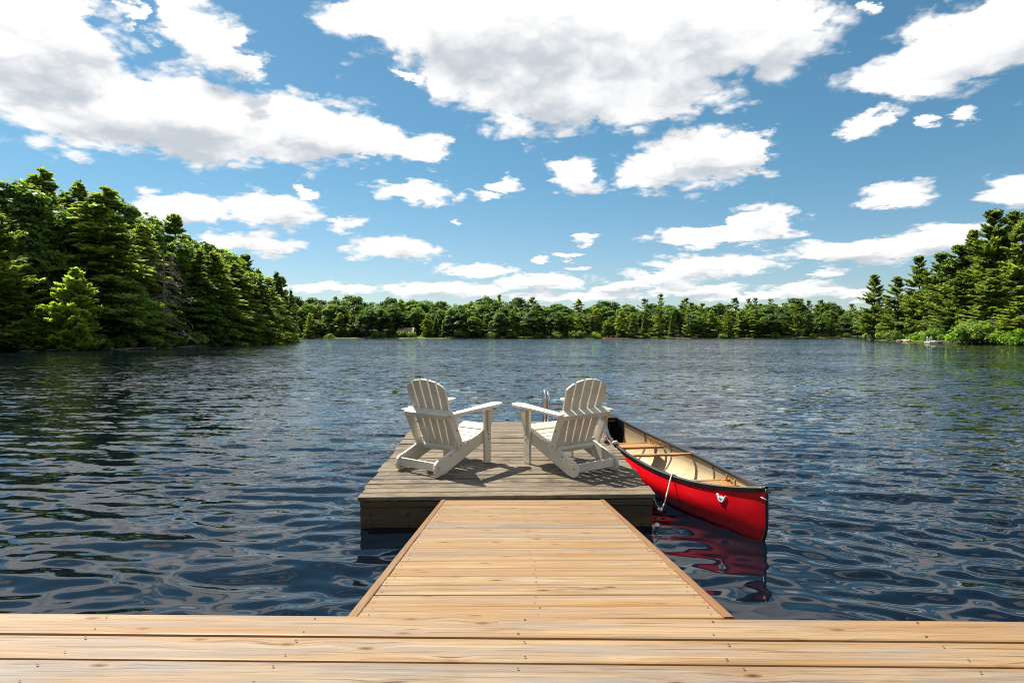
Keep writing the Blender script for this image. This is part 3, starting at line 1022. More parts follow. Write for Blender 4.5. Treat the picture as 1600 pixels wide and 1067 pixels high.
V, Fq = hull_mesh(0.0)
obj('hull', MB().add(V, Fq).mesh('hull', M['red'], True), can)
V, Fq = hull_mesh(0.012)
lin = obj('liner', MB().add(V, Fq).mesh('liner', M['cream'], True), can)
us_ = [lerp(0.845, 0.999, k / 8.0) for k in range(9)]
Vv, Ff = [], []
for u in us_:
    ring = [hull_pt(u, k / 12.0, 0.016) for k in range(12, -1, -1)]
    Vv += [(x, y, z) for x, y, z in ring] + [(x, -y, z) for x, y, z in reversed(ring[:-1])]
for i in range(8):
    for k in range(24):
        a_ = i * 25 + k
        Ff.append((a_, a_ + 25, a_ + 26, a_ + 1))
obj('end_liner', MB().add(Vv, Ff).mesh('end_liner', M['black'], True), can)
for s in (-1, 1):
    pts = []
    for k in range(-40, 41):
        u = math.sin(k / 40.0 * math.pi / 2)
        x, y, z = hull_pt(u, 1.0)
        pts.append((x, s * max(y, 0.006), z + 0.004))
    mb = MB()
    Vv, Ff = [], []
    n = len(pts)
    for x, y, z in pts:
        for dy_, dz_ in ((0.014, -0.026), (0.016, 0.004), (0.008, 0.010), (-0.014, 0.010), (-0.020, 0.002), (-0.020, -0.018)):
            Vv.append((x, y + s * dy_ if abs(y) > 0.02 else y + s * dy_ * 0.6, z + dz_))
    for i in range(n - 1):
        for k in range(6):
            Ff.append((i * 6 + k, i * 6 + (k + 1) % 6, (i + 1) * 6 + (k + 1) % 6, (i + 1) * 6 + k))
    obj('gunwale', MB().add(Vv, Ff).mesh('gunwale', M['black']), can)
for s in (-1, 1):
    # stem band
    pts = []
    for k in range(0, 15):
        x, y, z = hull_pt(s * 1.0, k / 14.0)
        pts.append((x + s * 0.004, 0, z + 0.002))
    obj('stem_band', MB().tube(pts, 0.013, 8).mesh('stem_band', M['black'], True), can)
    # deck plate
    Vv, top = [], []
    for k in range(9):
        u = s * lerp(0.905, 0.995, k / 8.0)
        x, y, z = hull_pt(u, 1.0)
        Vv += [(x, y + 0.004, z + 0.012), (x, 0, z + 0.022), (x, -y - 0.004, z + 0.012), (x, 0, z - 0.004)]
    Ff = []
    for i in range(8):
        for k in range(4):
            Ff.append((i * 4 + k, i * 4 + (k + 1) % 4, (i + 1) * 4 + (k + 1) % 4, (i + 1) * 4 + k))
    Ff += [(0, 1, 2, 3), (35, 34, 33, 32)]
    obj('deck_plate', MB().add(Vv, Ff).mesh('deck_plate', M['black']), can)
    x, y, z = hull_pt(s * 0.93, 0.9)
    obj('carry_handle', MB().tube([(x, -y + 0.012, z + 0.02), (x, 0, z + 0.015), (x, y - 0.012, z + 0.02)], 0.012, 8).mesh('carry_handle', M['amber'], True), can)


def half_at(x, z):
    u = x / CLn
    best = 0.3
    for k in range(40):
        v = k / 39.0
        q = hull_pt(u, v, 0.013)
        if q[2] >= z:
            return q[1]
        best = q[1]
    return best


def canoe_seat(x0, x1, z, name):
    fr = MB()
    for x in (x0, x1):
        h = half_at(x, z)
        fr.box(x - 0.022, x + 0.022, -h + 0.006, h - 0.006, z - 0.012, z + 0.012)
    for s in (-1, 1):
        ya = min(half_at(x0, z), half_at(x1, z)) - 0.06
        fr.box(x0 + 0.023, x1 - 0.023, s * ya - 0.02, s * ya + 0.02, z - 0.011, z + 0.011)
    f = obj(name, fr.mesh(name, M['amber'], bevel=0.003), can)
    obj('webbing', MB().box(x0 + 0.023, x1 - 0.023, -ya + 0.021, ya - 0.021, z - 0.004, z + 0.006).mesh('webbing', M['cane']), f)
    for x in (x0, x1):
        for s in (-1, 1):
            h = half_at(x, z + 0.05) - 0.03
            dr = MB().tube([(x, s * h, z), (x, s * h, hull_pt(x / CLn, 1.0)[2] - 0.01)], 0.008, 6)
            obj('hanger', dr.mesh('hanger', M['amber'], True), f)


canoe_seat(0.80, 1.04, 0.235, 'seat')
canoe_seat(-1.06, -0.84, 0.245, 'seat')
h = half_at(-0.02, 0.28)
yk = []
for k in range(21):
    y = lerp(-h, h, k / 20.0)
    wv = 0.026 + 0.020 * math.exp(-((abs(y) - 0.14) / 0.07) ** 2)
    off = 0.022 * math.exp(-(y / 0.07) ** 2)
    yk.append((y, wv, off))
poly = [(y, -w_ + 0.0) for y, w_, o_ in yk] + [(y, w_ - o_) for y, w_, o_ in reversed(yk)]
Vv = [(b_ + 0.10, a_, 0.287) for a_, b_ in poly] + [(b_ + 0.10, a_, 0.309) for a_, b_ in poly]
n = len(poly)
obj('yoke', MB().add(Vv, [tuple(range(n)), tuple(range(2 * n - 1, n - 1, -1))] + [(i, n + i, n + (i + 1) % n, (i + 1) % n) for i in range(n)]).mesh('yoke', M['amber'], bevel=0.003), can)
for xr in (-0.42, 0.62, 1.22):
    Vv, Ff = [], []
    for k in range(-13, 14):
        v = abs(k) / 14.0 + 0.03
        for dx_ in (-0.014, 0.014):
            x, y, z = hull_pt((xr + dx_) / CLn, v, 0.017)
            Vv.append((xr + dx_, math.copysign(y, k) if k else 0.0, z))
    for i in range(26):
        Ff.append((2 * i, 2 * i + 1, 2 * i + 3, 2 * i + 2))
    obj('rib', MB().add(Vv, Ff).mesh('rib', M['log'], True), can)
# white winged emblem on the near bow, float side
ex = -1.58
q0 = hull_pt(ex / CLn, 0.83)
shape = [(-0.050, 0.030), (-0.036, 0.028), (-0.022, 0.012), (-0.010, 0.016), (0.0, 0.026), (0.010, 0.016), (0.022, 0.012), (0.036, 0.030), (0.050, 0.032),
         (0.036, 0.010), (0.026, -0.012), (0.016, -0.022), (-0.016, -0.024), (-0.028, -0.010), (-0.038, 0.012)]


def on_hull(dx_, dz_, lift):
    u = (ex + dx_) / CLn
    zt = q0[2] + dz_
    for k in range(200):
        v = k / 199.0
        q = hull_pt(u, v)
        if q[2] >= zt:
            return (q[0], q[1] + lift, q[2])
    q = hull_pt(u, 1.0)
    return (q[0], q[1] + lift, q[2])


n = len(shape)
Vv = [on_hull(a_, b_, 0.001) for a_, b_ in shape] + [on_hull(a_, b_, 0.012) for a_, b_ in shape]
em = obj('emblem', MB().add(Vv, [tuple(range(n)), tuple(range(2 * n - 1, n - 1, -1))] + [(i, n + i, n + (i + 1) % n, (i + 1) % n) for i in range(n)]).mesh('emblem', M['emblem']), can)
Vv = [on_hull(a_, b_, 0.0135) for a_, b_ in ((-0.016, 0.004), (0.0, 0.010), (0.016, 0.004), (0.010, -0.008), (-0.010, -0.008))]
obj('emblem_mark', MB().add(Vv, [(0, 1, 2, 3, 4)]).mesh('emblem_mark', M['emblem2']), em)
bpy.context.view_layer.update()


def can_w(x, y, z):
    return can.matrix_world @ Vector((x, y, z))


def catmull(P, n=10):
    P = [Vector(p) for p in P]
    P = [P[0] * 2 - P[1]] + P + [P[-1] * 2 - P[-2]]
    out = []
    for i in range(1, len(P) - 2):
        for k in range(n):
            t = k / n
            a, b, c, d_ = P[i - 1], P[i], P[i + 1], P[i + 2]
            out.append(0.5 * ((2 * b) + (c - a) * t + (2 * a - 5 * b + 4 * c - d_) * t * t + (3 * b - a - 3 * c + d_) * t ** 3))
    out.append(P[-2])
    return out


# mooring line from the near thwart over the gunwale to the float corner
gx_ = -0.93
g = hull_pt(gx_ / CLn, 1.0)
cor = FLM @ Vector((hw + 0.03, 0.10, -0.06))
pg = can_w(gx_ - 0.0, g[1] + 0.022, g[2] + 0.012)
mid = (pg + cor) / 2
rope = tag(obj('rope', MB().tube(catmull([can_w(gx_ - 0.10, 0.10, 0.27), can_w(gx_ - 0.03, g[1] - 0.06, g[2] - 0.01), can_w(gx_, g[1] - 0.005, g[2] + 0.022), pg,
                                          lerp(pg, cor, 0.25) + Vector((0, 0, -0.10)), lerp(pg, cor, 0.55) + Vector((0.0, -0.02, -0.17)), lerp(pg, cor, 0.82) + Vector((0, 0, -0.10)), cor]), 0.0068, 8).mesh('rope', M['rope'], True)),
           'pale mooring rope looping from the canoe gunwale to the float corner', 'rope')
kn = lerp(pg, cor, 0.68) + Vector((0.0, -0.012, -0.165))
obj('knot', MB().tube([kn + Vector((-.022, .012, .003)), kn + Vector((-.01, .006, .001)), kn, kn + Vector((.012, -.006, 0)), kn + Vector((.022, -.012, 0))], [0.005, 0.015, 0.012, 0.016, 0.005], 8).mesh('knot', M['rope'], True), rope)
# second line: gunwale further up to a cleat on the float
gx2 = 0.62
g2_ = hull_pt(gx2 / CLn, 1.0)
p2 = can_w(gx2, g2_[1], g2_[2] + 0.02)
c2 = FLM @ Vector((hw - 0.05, p2.y - FL_O.y - 0.02, 0.03))
r2_ = tag(obj('rope', MB().tube(catmull([can_w(gx2 + 0.02, g2_[1] - 0.05, g2_[2] - 0.05), p2 + Vector((0.01, 0, 0.012)), lerp(p2, c2, 0.5) + Vector((0, 0, -0.01)), c2]), 0.009, 8).mesh('rope', M['rope'], True)),
          'short rope knotted from the canoe gunwale to the float cleat', 'rope')
obj('knot', MB().tube([p2 + Vector((-.05, -.03, .01)), p2 + Vector((-.03, -.012, .016)), p2 + Vector((0, 0, .018)), p2 + Vector((.025, .01, .012))], [0.008, 0.022, 0.024, 0.009], 8).mesh('knot', M['rope'], True), r2_)
clt = thing('cleat', 'black mooring cleat on the float edge next to the canoe', 'cleat', c2 + Vector((0, 0, -0.03)), FL_ROT)
obj('horn', MB().tube([(-0.02, -0.09, 0.038), (0, -0.05, 0.042), (0, 0.05, 0.042), (0.02, 0.09, 0.038)], [0.008, 0.012, 0.012, 0.008], 8).mesh('horn', M['black'], True), clt)
obj('foot', MB().box(-0.022, 0.022, -0.045, 0.045, 0.0, 0.032).mesh('foot', M['black'], bevel=0.004), clt)
# loops of cord round both stems
x, y, z = hull_pt(-0.985, 0.88)
lp = [can_w(x + 0.03 * math.cos(a) - 0.012, 0.020 * math.sin(a) + (0.008 if math.sin(a) > 0 else -0.008), z + 0.012 * math.sin(a)) for a in [k * math.pi / 8 for k in range(17)]]
obj('painter_loop', MB().tube(lp, 0.005, 6).mesh('painter_loop', M['rope'], True), can).matrix_parent_inverse = can.matrix_world.inverted()


# ------------------------------------------------------------------ trees
def quads(C, A, B):
    """rhombic leaves: centre, long half axis, short half axis"""
    V = np.stack([C - A, C + B, C + A, C - B], 1).reshape(-1, 3)
    F = np.arange(len(V)).reshape(-1, 4)
    return V, F


def unit(v):
    return v / (np.linalg.norm(v, axis=-1, keepdims=True) + 1e-9)


def limb_mesh(name, segs, mat, seg=6):
    mb = MB()
    for pts, rad in segs:
        mb.tube(pts, rad, seg, cap=False)
    me = bpy.data.meshes.new(name)
    me.from_pydata(mb.v, [], mb.f)
    me.polygons.foreach_set('use_smooth', np.ones(len(me.polygons), dtype=bool))
    me.materials.append(mat)
    me.update()
    return me


def conifer(seed, H=18.0, Rm=3.4, nb=150, per=64, droop=0.25, up=0.05, leaf=0.34, taper=0.85, base=0.06, mat='hemlock', tip=0.0, gap=0.0, bare=0.15, wid=0.42, layer=False):
    r = np.random.RandomState(seed)
    Cs, As, Bs = [], [], []
    segs = [([(0, 0, -0.6), (0.05, 0, H * 0.25), (-0.04, 0.03, H * 0.6), (0, 0, H * 0.985)], [0.018 * H, 0.014 * H, 0.008 * H, 0.02])]
    tiers = None
    if layer:
        tiers = np.concatenate([np.linspace(base, 0.985, 24) + r.normal(0, 0.011, 24), [0.94, 0.96, 0.975]])
    for i in range(nb):
        f = base + (0.985 - base) * ((i + r.rand()) / nb)
        if layer:
            f = tiers[r.randint(len(tiers))] + r.normal(0, 0.010)
            f = min(max(f, base), 0.985)
        z = f * H
        prof = (1 - f) ** taper
        if f < 0.22:
            prof *= 0.70 + 1.36 * f
        az = r.uniform(0, 2 * math.pi)
        side = 1.0 + 0.25 * math.sin(az * 1.0 + seed) + 0.15 * math.sin(2 * az + z * 0.8)
        L = Rm * prof * side * r.uniform(0.50 if gap else 0.66, 1.18) + 0.12
        if gap and r.rand() < gap:
            L *= 0.45
        d0 = np.array([math.cos(az), math.sin(az), 0])
        e0 = up + r.normal(0, 0.07) + 0.42 * f * f
        n = max(8, int(per * (0.35 + L / Rm)))
        t = r.uniform(bare, 1.0, n) ** 0.8
        t = np.clip(t, 0, 1)
        hz = L * t
        zz = z + hz * e0 - droop * L * t ** 2.0 + tip * L * t ** 3
        cen = d0[None, :] * hz[:, None]
        cen[:, 2] += zz
        # side sprays
        sd_ = np.array([-math.sin(az), math.cos(az), 0])
        spread = (0.30 * L * (1.02 - t) + 0.10 * L * t * (1.2 - t) + 0.14) * r.uniform(-1, 1, n)
        cen += sd_[None, :] * spread[:, None]
        cen[:, 2] += -0.22 * np.abs(spread) + r.normal(0, 0.07 if not layer else 0.09, n)
        ax = d0[None, :] * (0.75 + 0.0 * t[:, None]) + sd_[None, :] * (np.sign(spread) * 0.65)[:, None]
        ax[:, 2] = e0 - droop * 1.4 * t + r.normal(0, 0.22, n) + tip * 1.5 * t
        ax = unit(ax + r.normal(0, 0.25, (n, 3)))
        nrm = unit(np.array([[0, 0, 1.0]]) + r.normal(0, 0.45, (n, 3)))
        bx = unit(np.cross(ax, nrm))
        s = leaf * r.uniform(0.6, 1.25, n) * (0.75 + 0.25 * L / Rm)
        Cs.append(cen)
        As.append(ax * s[:, None])
        Bs.append(bx * (s * wid * r.uniform(0.7, 1.3, n))[:, None])
        if L > 0.8 and (i % 2 == 0 or gap):
            e = lambda q: (d0[0] * L * q, d0[1] * L * q, z + L * q * e0 - droop * L * q * q + tip * L * q ** 3)
            segs.append(([e(0.0), e(0.35), e(0.7), e(0.95)], [0.012 * L + 0.012, 0.010 * L + .008, 0.006 * L + .006, 0.008]))
    # leader
    n = 26
    zz = r.uniform(0.93, 1.01, n) * H
    cen = np.stack([r.normal(0, 0.10, n), r.normal(0, 0.10, n), zz], 1)
    ax = unit(np.stack([r.normal(0, 0.45, n), r.normal(0, 0.45, n), np.ones(n)], 1))
    bx = unit(np.cross(ax, r.normal(0, 1, (n, 3))))
    Cs.append(cen)
    As.append(ax * 0.30)
    Bs.append(bx * 0.09)
    V, F = quads(np.concatenate(Cs), np.concatenate(As), np.concatenate(Bs))
    return mesh_np('crown', V, F, M[mat]), limb_mesh('trunk', segs, M['bark'])


def broadleaf(seed, H=16.0, Rm=4.2, base=0.22, nclump=75, per=120, leaf=0.26, mat='maple', clump=1.15, bark='bark', squash=1.0):
    r = np.random.RandomState(seed)
    zc, rz = H * (base + 1) / 2, H * (1 - base) / 2
    segs = [([(0, 0, -0.6), (0.1, 0.05, H * 0.2), (0.0, 0.1, H * 0.5), (0.1, 0, H * 0.85)], [0.02 * H, 0.015 * H, 0.010 * H, 0.03])]
    Cs, As, Bs = [], [], []
    for i in range(nclump):
        v = unit(r.normal(0, 1, 3))
        if v[2] < -0.55:
            v[2] *= -0.5
        rad = r.uniform(0.45, 1.0) ** 0.5
        wob = 1 + 0.18 * math.sin(3 * math.atan2(v[1], v[0]) + seed) + 0.12 * math.sin(5 * v[2] + seed)
        prof = 1.0 - 0.20 * max(0.0, v[2])
        c = np.array([v[0] * Rm * prof * rad * wob, v[1] * Rm * prof * rad * wob, zc + v[2] * rz * rad * 0.95])
        cr = clump * r.uniform(0.6, 1.25)
        n = int(per * r.uniform(0.7, 1.3))
        p = unit(r.normal(0, 1, (n, 3))) * (r.uniform(0.35, 1.0, n) ** 0.5)[:, None]
        p[:, 2] = np.where(p[:, 2] < 0, p[:, 2] * 0.45, p[:, 2] * 0.72 * squash)
        cen = c + p * cr
        nrm = unit(p * 0.9 + np.array([0, 0, 0.8]) + r.normal(0, 0.45, (n, 3)))
        ax = unit(np.cross(nrm, r.normal(0, 1, (n, 3))))
        bx = np.cross(nrm, ax)
        s = leaf * r.uniform(0.6, 1.3, n)
        Cs.append(cen)
        As.append(ax * s[:, None])
        Bs.append(bx * (s * 0.72)[:, None])
        if i % 2 == 0:
            b0 = np.array([0.0, 0.05, H * base * 0.8 + (c[2] - H * base * 0.8) * 0.35])
            m_ = (b0 + c) / 2 + np.array([0, 0, 0.25])
            segs.append(([tuple(b0), tuple(m_), tuple(c)], [0.010 * H * 0.6, 0.006 * H * 0.6, 0.02]))
    V, F = quads(np.concatenate(Cs), np.concatenate(As), np.concatenate(Bs))
    return mesh_np('crown', V, F, M[mat]), limb_mesh('trunk', segs, M[bark])


def shrub(seed, mat='lime', H=2.0, Rm=1.6, nclump=26, per=60, leaf=0.16):
    r = np.random.RandomState(seed)
    Cs, As, Bs, segs = [], [], [], []
    for i in range(nclump):
        a, q = r.uniform(0, 6.28), r.rand() ** 0.5
        hgt = H * (1 - 0.55 * q * q) * r.uniform(0.45, 1.0)
        c = np.array([Rm * q * math.cos(a), Rm * q * math.sin(a), hgt])
        n = int(per * r.uniform(.7, 1.3))
        p = unit(r.normal(0, 1, (n, 3))) * (r.uniform(0.3, 1, n) ** .5)[:, None] * 0.55
        cen = c + p
        cen[:, 2] = np.abs(cen[:, 2])
        nrm = unit(p + np.array([0, 0, 0.6]) + r.normal(0, .4, (n, 3)))
        ax = unit(np.cross(nrm, r.normal(0, 1, (n, 3))))
        bx = np.cross(nrm, ax)
        s = leaf * r.uniform(.6, 1.3, n)
        Cs.append(cen)
        As.append(ax * s[:, None])
        Bs.append(bx * (s * .6)[:, None])
        if i % 2 == 0:
            segs.append(([(0.15 * math.cos(a), 0.15 * math.sin(a), -0.3), tuple(c * np.array([.55, .55, .6])), tuple(c)], [0.04, 0.025, 0.012]))
    V, F = quads(np.concatenate(Cs), np.concatenate(As), np.concatenate(Bs))
    return mesh_np('crown', V, F, M[mat]), limb_mesh('stem', segs, M['bark'], 5)


def dead_tree(seed, H=10.0):
    r = np.random.RandomState(seed)
    segs = [([(0, 0, -0.6), (0.05, 0, H * .3), (-0.05, .05, H * .7), (0.05, 0, H)], [0.17, 0.13, 0.08, 0.015])]
    tw = []
    for i in range(58):
        f = r.uniform(0.10, 0.96)
        z = f * H
        az = r.uniform(0, 6.28)
        L = 3.4 * (1 - f) ** 0.7 * r.uniform(.5, 1.1) + .2
        d0 = np.array([math.cos(az), math.sin(az)])
        e = lambda q: (d0[0] * L * q, d0[1] * L * q, z + 0.10 * L * q - 0.55 * L * q * q)
        segs.append(([e(0), e(.35), e(.7), e(1.0)], [.035, .026, .018, .007]))
        for q in r.uniform(.3, .98, 9):
            p = np.array(e(q))
            b = r.normal(0, .35, 3) + np.array([d0[0] * .4, d0[1] * .4, -.25])
            tw.append(([tuple(p), tuple(p + b * .5), tuple(p + b + np.array([0, 0, -.12]))], [.013, .009, .004]))
    return limb_mesh('branches', tw, M['deadbark'], 4), limb_mesh('trunk', segs, M['deadbark'], 6)


PROTO = {}


def proto(key, fn):
    PROTO[key] = fn


# near, detailed kinds (several shapes of each)
NEAR = {
    'hemlock': [conifer(s, 18, 5.0, 230, 76, 0.30, 0.12, 0.33, 0.70, 0.03, 'hemlock', wid=0.44) for s in (3, 14, 25)],
    'pine': [conifer(s, 22, 5.5, 280, 84, 0.06, 0.16, 0.42, 0.64, 0.05, 'pine', tip=0.14, gap=0.18, bare=0.25, wid=0.34, layer=True) for s in (5, 16, 27)],
    'spruce': [conifer(s, 17, 3.1, 220, 54, 0.40, 0.05, 0.30, 0.74, 0.02, 'spruce', wid=0.42) for s in (6, 17)],
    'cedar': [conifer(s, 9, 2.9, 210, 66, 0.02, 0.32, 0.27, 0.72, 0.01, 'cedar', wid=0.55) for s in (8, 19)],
    'maple': [broadleaf(s, 15, 4.6, 0.06, 125, 110, 0.25, 'maple') for s in (9, 20)],
    'lime': [broadleaf(s, 9, 2.9, 0.05, 85, 95, 0.20, 'lime', 0.9) for s in (10,)],
    'dead': [dead_tree(31)],
}
SHRUB = {'lime': [shrub(s, 'lime') for s in (41, 42)], 'maple': [shrub(s, 'maple', 2.2, 1.8) for s in (43, 44)]}
FAR = {
    'maple': [broadleaf(s, 15, 4.8, 0.0, 120, 56, 0.32, 'farmaple', 1.15) for s in (51, 52, 53)],
    'lime': [broadleaf(s, 15, 4.6, 0.0, 120, 56, 0.32, 'farlime', 1.15) for s in (54, 55)],
    'spruce': [conifer(s, 16, 3.2, 120, 34, 0.32, 0.05, 0.48, 0.75, 0.01, 'spruce', wid=0.5) for s in (56, 57)],
    'hemlock': [conifer(s, 17, 4.8, 130, 38, 0.22, 0.12, 0.52, 0.58, 0.01, 'hemlock', wid=0.5) for s in (58, 59)],
    'pine': [conifer(s, 20, 4.9, 110, 48, 0.06, 0.15, 0.56, 0.50, 0.04, 'pine', tip=0.14, gap=0.2, bare=.25, wid=0.4, layer=True) for s in (60, 61)],
}
REFH = {'hemlock': 18, 'pine': 22, 'spruce': 17, 'cedar': 9, 'maple': 15, 'lime': 9, 'dead': 10}
FREFH = {'maple': 15, 'lime': 15, 'spruce': 16, 'hemlock': 17, 'pine': 20}
KNAME = {'hemlock': 'hemlock_tree', 'pine': 'pine_tree', 'spruce': 'spruce_tree', 'cedar': 'cedar_tree', 'maple': 'maple_tree', 'lime': 'maple_tree', 'dead': 'dead_tree'}
first = {}


def put_tree(kind, px, top, Y, bank, label, group, width=1.0, far=False, X=None):
    X = px2w(px, Y) if X is None else X
    zg = float(land(np.array([X]), np.array([Y]))[0])
    zg = max(zg, -0.1)
    h = CAM_H + (524 - top) / 1000.0 * Y - zg
    ref = (FREFH if far else REFH)[kind]
    lst = (FAR if far else NEAR)[kind]
    k = random.randrange(len(lst))
    s = h / ref
    w = width * (0.55 * s + 0.45) if s < 1.0 else width * s ** 0.85
    t = thing(KNAME[kind], label, 'dead tree' if kind == 'dead' else 'tree', (X, Y, zg - 0.1), (random.uniform(-.02, .02), random.uniform(-.02, .02), random.uniform(0, 6.28)), group)
    w *= {'left': 1.34, 'right': 1.46, 'far': 1.16}.get(bank, 1.0) if kind not in ('dead', 'lime', 'cedar') else 1.0
    t.scale = (w, w, s)
    cr = obj('crown' if kind != 'dead' else 'branches', lst[k][0], t)
    if kind == 'dead':
        cr['kind'] = 'stuff'
    obj('trunk', lst[k][1], t)
    return t


# left wooded bank: (kind, px, top y, distance, width, label)
LT = [
    ('pine', -12, 318, 67.0, 0.85, 'pale layered pine cut by the left edge of the picture'),
    ('maple', 22, 284, 76, 1.0, 'shaggy leafy crown behind the pale layered pine at the left edge'),
    ('hemlock', 72, 262, 80, 1.05, 'tallest dark hemlock of the left bank, rising highest against the sky'),
    ('hemlock', 120, 283, 82, 0.85, 'hemlock with a thin forked tip just right of the tallest left-bank tree'),
    ('lime', 66, 352, 75.5, 0.8, 'bright yellow-green maple crown low in front of the tallest left-bank hemlock'),
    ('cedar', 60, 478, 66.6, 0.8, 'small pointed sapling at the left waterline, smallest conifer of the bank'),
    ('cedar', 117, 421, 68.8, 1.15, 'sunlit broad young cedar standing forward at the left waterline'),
    ('maple', 35, 400, 74.5, 0.8, 'leafy maple between the left edge pine and the sapling'),
    ('hemlock', 168, 292, 79, 1.25, 'broad pale hemlock in the middle of the left bank, widest of its crowns'),
    ('maple', 182, 306, 90, 0.7, 'dark leafy crown with open tip behind the broad pale hemlock'),
    ('spruce', 207, 325, 96, 0.9, 'thin dark spire just right of the open-tipped leafy crown on the skyline'),
    ('hemlock', 152, 400, 78, 0.7, 'low dark hemlock right behind the sunlit young cedar'),
    ('maple', 195, 440, 78, 0.85, 'dark leafy maple at the foot of the broad pale hemlock'),
    ('hemlock', 222, 350, 87, 0.95, 'drooping hemlock left of the grey dead tree'),
    ('maple', 228, 336, 99, 0.9, 'rounded maple crown on the skyline above the drooping hemlock'),
    ('dead', 256, 383, 86, 1.25, 'bare grey dead conifer with drooping branches on the left bank'),
    ('pine', 276, 336, 103, 0.8, 'feathery pine top on the skyline above the grey dead tree'),
    ('spruce', 262, 395, 92, 1.0, 'black-green spruce directly behind the grey dead tree'),
    ('hemlock', 243, 465, 83, 0.75, 'small hemlock with lit fringe at the foot of the dead tree'),
    ('maple', 300, 365, 110, 0.9, 'thin-crowned maple right of the feathery pine on the left skyline'),
    ('spruce', 313, 388, 99, 0.95, 'narrow dark spruce just right of the dead tree'),
    ('hemlock', 335, 392, 103, 1.0, 'light green hemlock right of the narrow dark spruce'),
    ('maple', 352, 386, 122, 0.95, 'full maple crown topping the slope right of the light green hemlock'),
    ('hemlock', 368, 408, 112, 1.0, 'yellowish hemlock halfway down the right slope of the left bank'),
    ('pine', 385, 398, 128, 0.8, 'ragged pine top standing above the yellowish hemlock'),
    ('maple', 300, 455, 97, 0.9, 'dark round maple overhanging the water right of the dead tree'),
    ('hemlock', 352, 460, 108, 0.8, 'low hemlock overhanging the water below the light green hemlock'),
    ('spruce', 402, 420, 122, 1.0, 'dark spruce right of the yellowish hemlock near the point'),
    ('hemlock', 418, 432, 130, 1.0, 'green hemlock third from the tip of the left point'),
    ('spruce', 432, 424, 140, 1.0, 'slim tall spruce second from the tip of the left point'),
    ('pine', 441, 432, 146, 0.7, 'tufted pine leaning over the tip of the left point'),
    ('spruce', 455, 452, 150, 0.62, 'needle-thin spruce standing last at the tip of the left point'),
    ('hemlock', 448, 470, 147, 0.8, 'low bushy hemlock at the waterline under the tufted pine'),
    ('maple', 405, 470, 124, 0.75, 'low maple at the waterline below the dark spruce near the point'),
    ('hemlock', -10, 400, 66, 0.9, 'dark low hemlock at the waterline on the left picture edge'),
    ('spruce', 200, 455, 79, 0.9, 'dark low spruce at the waterline below the broad pale hemlock'),
    ('spruce', 20, 440, 68, 0.9, 'dark low spruce at the waterline left of the sapling'),
    ('spruce', 278, 470, 92, 0.9, 'dark low spruce at the waterline below the grey dead tree'),
    ('spruce', 325, 470, 101, 0.9, 'dark low spruce at the waterline below the narrow dark spruce'),
]
for kind, px, top, Y, w, lab in LT:
    put_tree(kind, px, top, Y, 'left', lab, 'trees on the left bank', w)
# second and third rows, seen as slivers between the front trees
sky_l = [(-120, 270), (0, 278), (70, 268), (120, 292), (175, 312), (210, 345), (270, 352), (320, 392), (380, 408), (440, 432), (458, 462)]
nb = 0
for Yb in (0, 9, 18):
    for px in range(-60, 452, 38):
        f = (px + Yb * 1.3)
        base_y = np.interp(f, [-100, 0, 150, 300, 460], [64, 70, 80, 102, 155])
        Y = base_y + 12 + Yb + random.uniform(-2, 2)
        X = px2w(f, Y)
        if sdf(np.array([X]), np.array([Y]))[0] < 2.5 or f < -25:
            continue
        top = np.interp(f, [p[0] for p in sky_l], [p[1] for p in sky_l]) + random.uniform(8, 60)
        put_tree(random.choice(['hemlock', 'maple', 'spruce', 'hemlock']), f, top, Y, 'left', 'tree in the %s row of the left bank, %s' % (('second', 'third', 'hindmost')[Yb // 9], 'near the left edge' if f < 90 else 'behind the broad pale hemlock' if f < 220 else 'behind the dead tree' if f < 330 else 'near the point'), 'hidden trees behind the left bank front row', 1.0)

